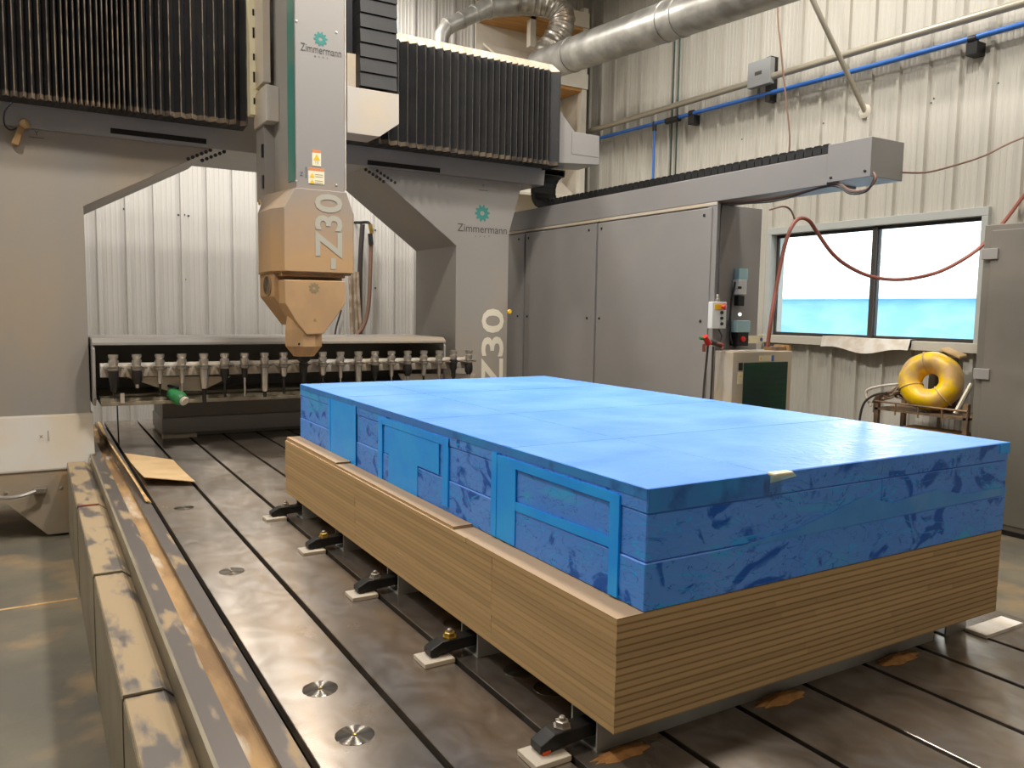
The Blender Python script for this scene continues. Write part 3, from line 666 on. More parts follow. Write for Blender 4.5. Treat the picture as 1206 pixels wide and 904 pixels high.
# lettering
lettering('number_lettering', '-Z30', 0.2, rr_(389, 273, 5.935) + Vector((0, 0, 0)), UZ, -UX, 'letter_pale', mh, width=rr_(389, 229, 5.93).z - rr_(389, 317, 5.93).z, sy=1.42, lift=0.003, bold=0.022)
gear('gear_emblem', rr_(377.5, 46, YR-0.008), 0.052, UX, UZ, 'logo_teal', mh)
a_, b_ = rr_(354, 56, YR-0.008), rr_(402, 63, YR-0.008)
lettering('maker_lettering', 'Zimmermann', 0.08, (a_+b_)/2, UX, UZ, 'logo_grey', mh, width=(b_-a_).x)
for i in range(4): lettering('small_mark', 'ozoz'[i], 0.024, rr_(371 + 4.8*i, 66 + 0.7*i, YR-0.008), UX, UZ, 'logo_grey', mh)
def sticker(x0, y0, x1, y1, Y, par=mh, band=True):
    a, b = P(x0, y0, Y=Y), P(x1, y1, Y=Y)
    s_ = MB().box(a.x, b.x, Y-0.003, Y-0.0005, b.z, a.z).obj('warning_label', 'sticker_cream', par)
    h_ = a.z - b.z
    MB().box(a.x, b.x, Y-0.0036, Y-0.003, a.z-0.18*h_, a.z).obj('label_header', 'sticker_orange', s_)
    return s_, a, b
s_, a, b = sticker(367.5, 176, 378, 196, YR-0.008)
def tri(par, c, r, Y): MB().prism([(c[0]-r, c[1]-r*0.8), (c[0]+r, c[1]-r*0.8), (c[0], c[1]+r)], 'y', Y-0.0012, Y).obj('hazard_triangle', 'yellow_paint', par)
tri(s_, ((a.x+b.x)/2, a.z-0.055), 0.024, YR-0.0112)
lettering('label_text', '! I', 0.03, Vector(((a.x+b.x)/2, YR-0.011, b.z+0.022)), UX, UZ, 'logo_grey', s_)
s_, a, b = sticker(363, 197, 382, 217.5, YR-0.008)
tri(s_, (a.x+0.028, a.z-0.055), 0.018, YR-0.0112); tri(s_, (a.x+0.028, a.z-0.1), 0.018, YR-0.0112)
for zz in (0.045, 0.06, 0.09, 0.105): MB().box(a.x+0.05, b.x-0.012, YR-0.0118, YR-0.0112, a.z-zz-0.004, a.z-zz).obj('label_line', 'logo_dusty', s_)
lettering('axis_mark', 'Z', 0.04, rr_(355, 205, YR-0.008), UX, UZ, 'logo_grey', mh)
q = rr_(360, 203, YR-0.008); MB().box(q.x, q.x+0.004, YR-0.011, YR-0.0085, q.z-0.04, q.z+0.04).obj('axis_line', 'logo_grey', mh)
for xx, yy in ((349, 25), (396, 38), (349, 213), (396, 218)):
    q = rr_(xx, yy, YR-0.008); MB().lathe([(0.008, 0), (0.008, 0.003), (0.004, 0.004)], (q.x, YR-0.008, q.z), 8, (0, -1, 0)).obj('screw_head', 'steel', mh)
# trunnion fork under the housing
zf0, zf1 = rr_(370, 392, 5.93).z, z0h - 0.012
def sidep(x, y, Y): q = P(x, y, Y=Y); return q
fk = [(335, 329), (407, 331), (407, 357), (397, 372), (381, 393), (361, 394), (349, 379), (336, 357)]
pl = [(P(x, y, Y=5.93).x, P(x, y, Y=5.93).z) for x, y in fk]
MB().prism(pl, 'y', 5.93, 6.14).obj('fork_front', 'tan_dust', mh, bevel=0.006)
bk = [(1.568, zf1+0.01), (2.10, zf1+0.01), (2.10, 1.36), (1.95, 1.03), (1.735, 1.03), (1.568, 1.25)]
MB().prism(bk, 'y', 6.10, 6.52).obj('fork_body', 'tan_dust', mh, bevel=0.008)
MB().prism([(1.60, zf1), (2.085, zf1), (2.085, 1.40), (1.60, 1.40)], 'y', 5.99, 6.10).obj('fork_neck', 'tan_dust2', mh, bevel=0.004)
for nm_, rr2, dep, mt_ in (('swivel_ring', 1.0, 0.012, 'tan_dust2'), ('recess_shade_disc', 0.8, 0.014, 'bellows_tip')):  # inner disc coloured dark to paint the shade inside the recess
    mb = MB(); n = 24
    mb.loft([[Vector((1.57-dep*f_, 6.27 + 0.11*rr2*g_*math.cos(2*PI*k/n), 1.335 + 0.085*rr2*g_*math.sin(2*PI*k/n))) for k in range(n)] for f_, g_ in ((0, 1.0), (1.0, 1.0), (1.0, 0.85), (0.6, 0.7))])
    mb.obj(nm_, mt_, mh, True)
q = rr_(370, 341, 5.93); gear('gear_emblem', rr_(370, 339, 5.93), 0.042, UX, UZ, 'logo_dusty', mh, teeth=9)
lettering('axis_mark', 'A', 0.035, rr_(371, 377, 5.93), UX, UZ, 'logo_dusty', mh)
# spindle nose
nx = (P(336, 395, Y=6.08).x + P(379, 395, Y=6.08).x)/2; rn = (P(379, 395, Y=6.08).x - P(336, 395, Y=6.08).x)/2
zn0, zn1, zn2 = P(357, 419, Y=6.08).z, P(357, 407, Y=6.08).z, P(357, 388, Y=6.08).z
MB().lathe([(0.02, zn0), (rn*0.58, zn0), (rn*0.62, zn0+0.01), (rn, zn1), (rn, zn2), (rn*0.9, zn2+0.10)], (nx, 6.08, 0), 10).obj('spindle_nose', 'tan_dust', mh)
MB().lathe([(0.025, zn0-0.05), (0.05, zn0-0.03), (0.05, zn0+0.005)], (nx, 6.08, 0), 12).obj('tool_socket', 'black_steel', mh, True)
for dx_ in (-0.5, 0.1): MB().lathe([(0.009, 0), (0.009, 0.004), (0.005, 0.005)], (nx+dx_*rn, 6.08-rn*0.82, zn1+0.02), 8, (0, -1, 0)).obj('nose_bolt', 'black_steel', mh)
# side covers and guide rails of the ram
YS = 6.5
def sp(x, y, Y=YS): return P(x, y, Y=Y)
q0, q1 = sp(313.5, 100, 6.35), sp(326, 143, 6.35)
MB().prism([(q0.x, q1.z), (1.689, q1.z), (1.689, q0.z), (q0.x, q0.z+0.01)], 'y', 6.35, 6.75).obj('side_cover', 'grey_light', mh, bevel=0.004)
q0, q1 = sp(309, -15, 6.45), sp(318.5, 97, 6.45)
bx('guide_rail', 'grey_light', mh, q0.x, q1.x, 6.45, 6.7, q1.z, zt_)
q0, q1 = sp(293, -15, 6.7), sp(300, 135, 6.7)
bx('guide_rail', 'dusted_grey', mh, 1.612, 1.689, 6.50, 6.76, zh-0.02, sp(313, 143, 6.5).z)
sc_ = bx('scale_strip', 'sticker_cream', mh, q0.x, q1.x+0.03, 6.70, 6.80, q1.z, zt_)
for i in range(9):
    z = q1.z + 0.08 + 0.17*i; MB().box((q0.x+q1.x)/2+0.008, (q0.x+q1.x)/2+0.022, 6.697, 6.70, z, z+0.05 + 0.03*(i % 2)).obj('scale_slit', 'slot_dark', sc_)
pb = [sp(409, 101), sp(470, 111), sp(470, 146), sp(447, 161), sp(409, 156)]
MB().prism([(p.x, p.z) for p in pb], 'y', YS, 6.79).obj('bellows_carrier', 'grey_light', mh, bevel=0.004)
q0, q1 = sp(409, 62, 6.62), sp(419, 101, 6.62)
bx('guide_rail', 'grey_light', mh, q0.x, q1.x, 6.62, 6.74, q1.z-0.02, q0.z)
q0, q1 = sp(405, 12, 6.66), sp(426, 70, 6.66)
bx('dark_interior_sheet', 'black_plastic', mh, q0.x, q1.x, 6.70, 6.79, q1.z-0.1, q0.z+0.6)  # black sheet paints in the shaded interior above the guide
# vertical bellows: one lamella plate above the other
q0, q1 = sp(429, 50), sp(468, 50)
zz = sp(445, 105).z + 0.01
i = 0
while zz < 4.05:
    hh = 0.118
    MB().prism([(YS+0.003, zz), (YS+0.018, zz+hh-0.004), (YS+0.2, zz+hh-0.004), (YS+0.2, zz)], 'x', q0.x-0.03 + 0.02*(i % 2)*0, q1.x).obj('bellows_lamella', 'bellows_black', mh)
    zz += hh; i += 1
# door hinges and screws on the left flank of the ram
for yy in (172, 210): q = P(313, yy, X=1.58); MB().box(1.60, 1.612, 6.52, 6.56, q.z-0.05, q.z+0.05).obj('flank_hinge', 'black_steel', mh)
q = P(308, 265, X=1.545); MB().lathe([(0.02, 0), (0.02, 0.008), (0.01, 0.012)], (1.548, 6.40, 1.97), 10, (-1, 0, 0)).obj('lube_cap', 'brass', mh)
# clear window strip, shiny top bevel

# ------------------------------------------------------------------ tool rack
YT = 6.88
rk = thing('tool_rack', 'long grey open-front tool changer rack on a pedestal behind the bed', 'tool rack', (1.9, 7.5, 0))
rx0, rx1 = 0.40, P(525, 410, Y=6.98).x
rz0, rz1 = P(264, 472, Y=6.98).z, P(264, 398, Y=6.98).z
YK0, YK1 = 6.98, 7.85
MB().box(rx0+0.02, rx1-0.02, YK1-0.02, YK1, rz0+0.03, rz1-0.03).obj('back_panel', 'grey_dark_cab', rk)
MB().prism([(YK0+0.05, rz1), (YK1, rz1), (YK1, rz1-0.03), (YK0+0.05, rz1-0.03), (YK0, rz1-0.055), (YK0, rz1-0.03)], 'x', rx0, rx1).obj('hood', 'grey_paint_dusty', rk, bevel=0.006)
for a in (rx0, rx1-0.02):
    MB().prism([(YK0+0.05, rz0), (YK1, rz0), (YK1, rz1-0.03), (YK0+0.05, rz1-0.03), (YK0, rz1-0.08), (YK0, rz0+0.06)], 'x', a, a+0.02).obj('end_panel', 'grey_paint', rk, bevel=0.004)
MB().prism([(YK0-0.03, rz0+0.0), (YK0-0.03, rz0+0.03), (YK0+0.02, rz0+0.03), (YK0+0.05, rz0+0.055), (YK1, rz0+0.055), (YK1, rz0)], 'x', rx0+0.05, rx1).obj('drip_tray', 'cover_side', rk, bevel=0.004)
# holder bar with its bracket plate
bz0, bz1 = P(134, 444, Y=YT+0.06).z, P(134, 428, Y=YT+0.06).z
hb0, hb1 = P(118, 430, Y=YT+0.06).x, P(556, 430, Y=YT+0.06).x
bar = MB().prism([(YT+0.05, bz0), (YT+0.05, bz1-0.02), (YT+0.07, bz1), (YT+0.14, bz1), (YT+0.14, bz0)], 'x', hb0, hb1).obj('holder_bar', 'light_panel', rk, bevel=0.003)
pg = [(150, 446), (272, 446), (240, 460), (196, 460)]
def rp(x, y): q = P(x, y, Y=YT+0.12); return (q.x, q.z)
MB().prism([rp(150, 444), rp(272, 443), rp(238, 460), rp(197, 460)], 'y', YT+0.12, YT+0.15).obj('bar_bracket', 'light_panel', rk)
MB().prism([rp(470, 440), rp(560, 440), rp(545, 470), rp(485, 470)], 'y', YT+0.12, YT+0.15).obj('bar_bracket', 'light_panel', rk)
for xx in (0.9, 2.0, 3.1): MB().box(xx-0.04, xx+0.04, YT+0.14, YK1-0.02, bz0+0.01, bz0+0.05).obj('bar_arm', 'grey_dark_cab', rk)
# pedestal
pd = [P(181, 505, Z=0.0), P(190, 512, Z=0.0)]
MB().box(0.98, 3.2, 7.66, 8.25, 0.0, rz0).obj('pedestal', 'grey_dark_cab', rk, bevel=0.006)
MB().box(0.97, 3.21, 7.63, 8.28, 0.03, 0.17).obj('pedestal_skirt', 'grey_cab', rk, bevel=0.006)
q = P(207, 512, Z=0.01); MB().box(q.x-0.12, q.x+0.16, 7.55, 7.64, 0.0, 0.03).obj('foot_plate', 'grey_light', rk)
q = P(138, 480, Y=7.2); MB().tube([(q.x, 7.2, rz0), (q.x+0.005, 7.2, 0.0)], 0.006, 6).obj('drain_cable', 'black_plastic', rk)
q = P(144, 470, Y=6.96); MB().box(q.x-0.015, q.x+0.015, 6.945, 6.955, q.z-0.03, q.z+0.05).obj('tray_clip', 'grey_light', rk)
# tools: each is its own thing
TX = [133.5, 161, 188, 214, 240, 264.5, 288, 311.5, 334, 357.5, 380, 401, 422, 441.5, 461, 480, 499, 517, 534, 552]
# (taper shade, body kind, tip px y)
TK = ['dark', 'ballshort', 'silverpoint', 'silverlong', 'bigpin', 'darkstep', 'darkneedle', 'silverfat', 'darkmid', 'black', 'darkmid', 'silverlong', 'silverfat', 'darkstep', 'silverlong', 'ballshort', 'silverpoint', 'silverlong', 'black', 'ballshort']
TD = {'dark': 'a plain dark conical body', 'ballshort': 'a short black body and pale tip', 'silverpoint': 'a slim bright body and dark point', 'silverlong': 'a long bright slim shank', 'bigpin': 'a thick bright body and long pin', 'darkstep': 'a stepped black chuck', 'darkneedle': 'a black chuck and thin needle cutter', 'silverfat': 'a thick bright cylindrical body', 'darkmid': 'a short bright sleeve and dark shank', 'black': 'a wholly black body'}
ORD = ['leftmost', 'second', 'third', 'fourth', 'fifth', 'sixth', 'seventh', 'eighth', 'ninth', 'tenth', 'eleventh', 'twelfth', 'thirteenth', 'fourteenth', 'fifteenth', 'sixteenth', 'seventeenth', 'eighteenth', 'nineteenth', 'rightmost']
zfl = P(300, 430, Y=YT).z     # flange height
shapes = {}
def tool_parts(kind):
    """profiles of shank taper and cutter below the flange, z relative to the flange"""
    body = {'dark': [(0.036, -0.02), (0.034, -0.09), (0.024, -0.17), (0.012, -0.19)],
            'ballshort': [(0.034, -0.02), (0.04, -0.05), (0.038, -0.10), (0.02, -0.13)],
            'silverpoint': [(0.022, -0.02), (0.02, -0.11), (0.014, -0.13)],
            'silverlong': [(0.018, -0.02), (0.017, -0.12), (0.012, -0.13)],
            'bigpin': [(0.034, -0.02), (0.032, -0.15), (0.024, -0.18)],
            'darkstep': [(0.036, -0.02), (0.036, -0.06), (0.026, -0.09), (0.022, -0.13), (0.016, -0.14)],
            'darkneedle': [(0.026, -0.02), (0.024, -0.08), (0.014, -0.10)],
            'silverfat': [(0.03, -0.02), (0.028, -0.20), (0.022, -0.22)],
            'darkmid': [(0.03, -0.02), (0.026, -0.08), (0.018, -0.10)],
            'black': [(0.034, -0.02), (0.034, -0.07), (0.022, -0.09), (0.022, -0.15)]}[kind]
    z0 = body[-1][1]; r0 = body[-1][0]
    cut = {'dark': 0.05, 'ballshort': 0.03, 'silverpoint': 0.09, 'silverlong': 0.14, 'bigpin': 0.12, 'darkstep': 0.12, 'darkneedle': 0.16, 'silverfat': 0.05, 'darkmid': 0.15, 'black': 0.14}[kind]
    tipr = 0.003 if kind in ('silverpoint', 'dark', 'darkneedle') else r0*0.6
    return body, [(r0*0.7, z0+0.005), (r0*0.7, z0-cut*0.6), (tipr, z0-cut)]
for i, tx in enumerate(TX):
    q = P(tx, 430, Y=YT); kind = TK[i]
    o_ = (q.x, YT, zfl)
    t = thing('tool_holder', f'{ORD[i]} tool holder ' + ('from left ' if 0 < i < 19 else '') + f'on the rack, {TD[kind][2:]}', 'tool holder', o_, 'tool holders on the rack')
    if kind not in shapes:
        body, cut = tool_parts(kind)
        dk = kind in ('dark', 'darkstep', 'darkneedle', 'black', 'ballshort')
        a = MB().lathe([(0.02, 0.005), (0.028, 0.01), (0.036, 0.03), (0.036, 0.06), (0.026, 0.065), (0.036, 0.085), (0.036, 0.105), (0.022, 0.10)], o_, 14).obj('taper', 'steel', t, True)
        b = MB().lathe([(0.036, -0.022), (0.042, -0.016), (0.042, -0.004), (0.037, 0.0), (0.042, 0.004), (0.042, 0.012), (0.03, 0.014)], o_, 16).obj('flange', 'black_steel' if kind == 'black' else 'steel_dull', t, True)
        c = MB().lathe([(r, z) for r, z in body], o_, 14).obj('shank', 'black_steel' if dk else 'steel', t, True)
        d = MB().lathe(cut, o_, 10).obj('cutter', 'steel' if kind in ('ballshort', 'silverlong', 'darkneedle') else 'black_steel', t, True)
        shapes[kind] = (a, b, c, d)
    else:
        for s in shapes[kind]:
            n_ = copy_child(s, t, (0, 0, 0))
    # the gripper fork that carries it belongs to the rack
    MB().prism([(q.x-0.075, YT-0.02), (q.x-0.05, YT-0.04), (q.x-0.046, YT+0.02), (q.x+0.046, YT+0.02), (q.x+0.05, YT-0.04), (q.x+0.075, YT-0.02), (q.x+0.06, YT+0.09), (q.x-0.06, YT+0.09)], 'z', zfl-0.006, zfl+0.004).obj('gripper', 'steel_dull', rk)
# green item on the tray
g = thing('green_hose_nozzle', 'green plastic nozzle lying on the tool rack tray', 'nozzle', P(208, 466, Y=6.90))
a, b = P(200, 461, Y=6.99), P(214, 470, Y=6.88)
MB().lathe([(0.03, 0.0), (0.05, 0.03), (0.06, 0.12), (0.045, 0.16)], a, 12, b-a).obj('barrel', 'green_plastic', g, True)
MB().lathe([(0.035, 0.0), (0.04, 0.02), (0.03, 0.03)], b + (b-a)*0.1, 12, b-a).obj('collar', 'paper', g, True)
MB().tube([a + Vector((-0.02, 0.05, 0.05)), a + Vector((0.0, 0.0, 0.045)), (a+b)/2 + Vector((0.02, 0.0, 0.06))], 0.012, 6, 4).obj('trigger', 'black_plastic', g, True)

# ------------------------------------------------------------------ MDF stack, its boards, the foam block
MX0, MX1, MY0, MY1, MZ0 = 1.2439, 3.0231, 1.5388, 4.6158, 0.0988
TB = 0.01906
mdf = thing('mdf_stack', 'thick glued stack of tan MDF boards raised above the bed', 'board stack', ((MX0+MX1)/2, (MY0+MY1)/2, MZ0))
rnd = random.Random(3)
for L_ in range(16):
    xs_ = sorted([MX0, MX1] + [MX0 + (MX1-MX0)*(rnd.uniform(0.3, 0.45) if k == 0 else rnd.uniform(0.62, 0.85)) for k in range(1 + (L_ % 3 > 0))])
    ysp = [2.18 + 0.0*L_, 3.45] if L_ % 4 else [2.18, 3.2]
    if L_ == 15: ysp = [2.36, 3.58]
    ys_ = [MY0] + ysp + [MY1]
    z0 = MZ0 + L_*TB
    for i in range(len(xs_)-1):
        for j in range(3):
            if 0 < i < len(xs_)-2 and j == 1: pass
            jx = 0.0012*rnd.uniform(-1, 1) if i == 0 else 0.0
            jy = 0.0010*rnd.uniform(0, 1) if j == 0 else 0.0
            x0, x1 = xs_[i] + (0.0004 if i else jx), xs_[i+1] - (0.0004 if i < len(xs_)-2 else 0)
            y0, y1 = ys_[j] + (0.0003 if j else jy), ys_[j+1] - (0.0003 if j < 2 else 0)
            zz1 = z0 + TB - 0.0005
            if L_ == 15 and i == 0: zz1 += (0, 0.0, 0.0)[j]
            MB().box(x0, x1, y0, y1, z0, zz1).obj('mdf_board', 'mdf', mdf, loc=((x0+x1)/2, (y0+y1)/2, z0+TB/2))
MZ1 = MZ0 + 16*TB
# loose cover strips along the left ledge, stepping up toward the far end
FX0, FX1, FY0, FY1 = 1.3311, 3.0307, 1.5388, 4.6119
for (y0, y1, z) in ((2.47, 3.74, 0.010), (3.74, 4.612, 0.019)):
    MB().box(MX0+0.008, FX0-0.004, y0, y1, MZ1-0.001, MZ1+z).obj('ledge_strip', 'mdf', mdf, loc=(1.28, (y0+y1)/2, MZ1))

FB0 = MZ1 + 0.0005
foam = thing('foam_block', 'large rectangular block of foam slabs wrapped in glossy blue film', 'foam block', ((FX0+FX1)/2, (FY0+FY1)/2, FB0))
zsl = [FB0, 0.533, 0.662, 0.7287]
ysl = [FY0, 2.247, 3.0, 3.885, FY1]
for L_ in range(3):
    xsl = [FX0, 1.776, FX1] if L_ == 2 else ([FX0, 2.3, FX1] if L_ == 1 else [FX0, FX1])
    for i in range(len(xsl)-1):
        for j in range(4):
            g_ = 0.0008
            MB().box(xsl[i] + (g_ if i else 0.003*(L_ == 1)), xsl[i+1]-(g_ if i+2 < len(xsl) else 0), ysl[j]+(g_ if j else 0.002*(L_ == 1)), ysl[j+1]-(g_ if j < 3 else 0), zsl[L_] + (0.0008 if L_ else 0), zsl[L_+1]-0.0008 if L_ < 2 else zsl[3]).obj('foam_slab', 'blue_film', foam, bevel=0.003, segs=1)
def tape(y0, y1, z0, z1, m='blue_tape', t=0.003, sk=0.0):
    mb = MB(); x0 = FX0
    poly = [(y0, z0+sk), (y1, z0), (y1, z1), (y0, z1+sk)]
    mb.prism(poly, 'x', x0-t, x0+0.002); return mb.obj('tape_strip', m, foam)
tape(3.665, 4.075, 0.409, 0.70)
tape(3.665, 3.69, 0.409, 0.705, t=0.006); tape(4.05, 4.078, 0.409, 0.70, t=0.006)
tape(3.325, 3.372, 0.41, 0.68, t=0.006); tape(2.665, 3.372, 0.662, 0.692, t=0.005, sk=0.0); tape(2.665, 2.715, 0.43, 0.68, t=0.006)
tape(2.75, 3.3, 0.54, 0.66, t=0.003); tape(2.95, 3.26, 0.412, 0.55, t=0.0025)
tape(2.18, 2.33, 0.41, 0.69, t=0.004); tape(2.30, 2.335, 0.41, 0.70, t=0.006)
tape(1.655, 2.30, 0.664, 0.692, t=0.005); tape(1.645, 1.685, 0.41, 0.69, t=0.0055); tape(1.685, 2.181, 0.528, 0.556, t=0.0034, sk=0.01)
tape(1.54, 4.6, 0.700, 0.7275, 'blue_tape_dark', t=0.002)
# front face: film folded over the top edge and a smear of pale tape on the middle seam
def tapef(poly, m='blue_tape_dark', t=0.002): return MB().prism(poly, 'y', FY0-t, FY0+0.002).obj('tape_strip', m, foam)
tapef([(FX0+0.005, 0.664), (1.775, 0.664), (1.775, 0.7275), (FX0+0.005, 0.7275)])
tapef([(1.62, 0.528), (3.03, 0.535), (3.03, 0.562), (2.75, 0.566), (2.6, 0.60), (2.35, 0.58), (2.2, 0.615), (2.05, 0.58), (1.9, 0.552)], 'blue_tape_pale', 0.0012)
q = P(908, 557, Y=FY0-0.004); tapef([(q.x, 0.700), (q.x+0.11, 0.710), (q.x+0.09, 0.7275), (q.x, 0.7275)], 'device_cyan', 0.003)
MB().box(FX1-0.06, FX1+0.003, FY0-0.003, FY0+0.05, 0.69, 0.7275).obj('tape_strip', 'blue_tape', foam)
for (y0, w_) in ((2.247, 0.03), (3.0, 0.035), (3.885, 0.03)):
    MB().box(FX0+0.002, FX1-0.002, y0-w_, y0+w_, 0.7285, 0.7293).obj('tape_strip', 'blue_film', foam)
q = P(919, 557, Z=0.735); MB().box(q.x-0.03, q.x+0.045, q.y-0.01, q.y+0.02, 0.7287, 0.738).obj('glue_lump', 'sticker_cream', foam, bevel=0.004)
# risers: rectangular steel tubes across the bed
RY = [1.63, 2.30, 2.985, 3.66, 4.34]
def rtube(x0, x1, y0, y1, z0, z1, t=0.006):
    mb = MB()
    mb.box(x0, x1, y0, y0+t, z0, z1).box(x0, x1, y1-t, y1, z0, z1).box(x0, x1, y0+t, y1-t, z1-t, z1).box(x0, x1, y0+t, y1-t, z0, z0+t)
    return mb
for i, y in enumerate(RY):
    nm = ['nearest', 'second nearest', 'middle', 'second farthest', 'farthest'][i]
    xe_ = 2.79 if i == 0 else 2.95
    tag(rtube(1.262, xe_, y, y+0.12, 0.0, MZ0-0.0002).obj('steel_riser', 'tube_steel'), f'grey steel box riser under the MDF stack, {nm} of the five cross bars', 'riser', 'steel risers under the stack')
tag(rtube(2.87, 3.0, 1.63, 1.75, 0.0, MZ0-0.0002).obj('riser_block', 'tube_steel'), 'short steel riser block under the right front corner of the MDF', 'riser block')

# clamps on the left side
for i, y in enumerate(RY):
    nm = ['nearest the camera', 'second from the camera', 'third from the camera', 'second from the far end', 'at the far end'][i]
    yc = y + 0.06 + 0.005*i
    t = thing('step_clamp', f'black steel strap clamp gripping a riser, {nm}', 'clamp', (1.19, yc, 0), 'strap clamps along the stack')
    xt = 1.105; w_ = 0.026
    # strap: sloped nose on the left, heel inside the riser
    prof = [(xt, 0.020), (xt, 0.042), (xt+0.045, 0.064), (1.345, 0.064), (1.345, 0.030), (xt+0.02, 0.020)]
    MB().prism(prof, 'y', yc-w_, yc+w_).obj('strap', 'black_steel', t, bevel=0.003)
    MB().box(xt-0.035, xt+0.075, yc-0.06, yc+0.035, 0.0, 0.016).obj('heel_plate', 'grey_light', t, bevel=0.002)
    MB().box(xt+0.005, xt+0.03, yc-w_-0.002, yc-w_+0.012, 0.0165, 0.026).obj('heel_pad', 'orange' if i == 0 else 'black_steel', t)
    sx = slots[2] if abs(slots[2]-1.19) < 0.05 else 1.188
    MB().lathe([(0.026, 0.064), (0.026, 0.069), (0.0195, 0.069), (0.0195, 0.082), (0.016, 0.084)], (sx, yc, 0), 6).obj('nut', 'brass' if i in (1, 3) else 'steel_dull', t)
    MB().lathe([(0.009, -0.03), (0.009, 0.092), (0.006, 0.095)], (sx, yc, 0), 10).obj('stud', 'steel_dull', t, True)
# sawdust heaps against the front riser
def heap(c, rx_h, ry_h, hz, label, m='sawdust', sd=1):
    r_ = random.Random(sd); mb = MB(); n = 22; rings = []
    for k, f in enumerate((1.0, 0.75, 0.5, 0.25, 0.03)):
        rings.append([Vector((c[0] + math.cos(2*PI*i/n)*rx_h*f*(1+0.18*math.sin(3*i+sd)+0.1*r_.uniform(-1, 1)), c[1] + math.sin(2*PI*i/n)*ry_h*f*(1+0.15*math.sin(2*i+sd)), hz*(1-f)**0.8*(1+0.2*r_.uniform(-1, 1)) + 0.0005)) for i in range(n)])
    return tag(mb.loft(rings).obj('sawdust_heap', m, smooth=True), label, 'sawdust')
for k, (x, y, a_, b_, h_) in enumerate(((917, 822, 0.10, 0.032, 0.02), (1050, 773, 0.10, 0.032, 0.02), (730, 884, 0.09, 0.03, 0.014))):
    q = P(x, y, Z=0.0); heap((q.x, 1.595, 0), a_, b_, h_, ['orange sawdust heap against the front riser at its middle', 'orange sawdust heap against the right end of the front riser', 'orange sawdust heap by the nearest clamp at the front corner'][k], 'sawdust', k+1)

# cardboard and wood strip on the bed
cb = MB(); nx_, ny_ = 6, 8
c00, c10, c11, c01 = Vector((0.60, 5.62, 0)), Vector((0.885, 5.46, 0)), Vector((0.89, 6.45, 0)), Vector((0.60, 6.9, 0))
def cbp(u, v, dz): 
    p = (c00*(1-u) + c10*u)*(1-v) + (c01*(1-u) + c11*u)*v
    return Vector((p.x, p.y, 0.004 + 0.05*(1-v)**2*(1-0.5*u) + dz))
vs = [cbp(i/nx_, j/ny_, 0.0) for j in range(ny_+1) for i in range(nx_+1)] + [cbp(i/nx_, j/ny_, 0.005) for j in range(ny_+1) for i in range(nx_+1)]
n1 = (nx_+1)*(ny_+1); fs = []
for j in range(ny_):
    for i in range(nx_):
        a = j*(nx_+1)+i; fs.append((a, a+nx_+1, a+nx_+2, a+1)); fs.append((n1+a, n1+a+1, n1+a+nx_+2, n1+a+nx_+1))
for i in range(nx_): fs.append((i, i+1, n1+i+1, n1+i)); a = ny_*(nx_+1)+i; fs.append((a+1, a, n1+a, n1+a+1))
for j in range(ny_): a = j*(nx_+1); fs.append((a+nx_+1, a, n1+a, n1+a+nx_+1)); a += nx_; fs.append((a, a+nx_+1, n1+a+nx_+1, n1+a))
cb.add(vs, fs); tag(cb.obj('cardboard_sheet', 'cardboard'), 'tan cardboard sheet lying curled on the bed beside the wood strip', 'cardboard')
ws = MB(); rings = []
for t_ in [i/12 for i in range(13)]:
    y = 5.1 + t_*3.7; x = 0.578 - 0.03*math.sin(PI*t_) - 0.02*t_; hh = 0.012 + 0.05*math.sin(PI*min(1, t_*1.2))**0.7
    rings.append([Vector((x-0.008-0.02, y, 0.002+hh)), Vector((x-0.005, y, 0.002)), Vector((x+0.004, y, 0.002)), Vector((x-0.008-0.009, y, 0.006+hh))])
tag(ws.loft(rings).obj('wood_strip', 'wood_strip'), 'long thin wooden strip leaning along the left slot of the bed', 'wood strip')

# ------------------------------------------------------------------ cabinets along the right rail
XC = 4.7; ZCT = H + 0.189*XC
cabs = [(4.71, 6.27, 'nearest grey control cabinet, at the pendant switch box'), (6.27, 7.58, 'middle grey control cabinet in the row behind the foam block'), (7.58, 8.75, 'farthest grey control cabinet, partly hidden by the gantry column')]
for i, (y0, y1, lb) in enumerate(cabs):
    t = thing('control_cabinet', lb, 'cabinet', ((XC+5.3)/2, (y0+y1)/2, FZ), 'grey control cabinets')
    bx('body', 'grey_cab', t, XC+0.02, 5.32, y0 + (0.10 if i == 0 else 0.004), y1-0.004, FZ, ZCT-0.004, 0.004)
    if i == 0: bx('side_frame', 'grey_cab', t, XC, XC+0.035, y0, y0+0.10, FZ, ZCT-0.004, 0.004)
    d = bx('door', 'grey_cab', t, XC-0.012, XC+0.02, y0 + (0.05 if i == 0 else 0.016), y1-0.016, FZ+0.08, ZCT-0.045, 0.004)
    bx('top_rail', 'grey_light', t, XC-0.004, XC+0.02, y0+0.004, y1-0.004, ZCT-0.03, ZCT-0.004, 0.003)
    for yy in (y0+0.13, y1-0.07):
        for zz in (ZCT-0.10, ZCT-0.95):
            MB().lathe([(0.012, 0), (0.012, 0.006), (0.007, 0.008)], (XC-0.012, yy, zz), 8, (-1, 0, 0)).obj('door_screw', 'black_steel', d)
# end panel of the cabinet row turned to the window
q = P(908, 244, Y=4.81)
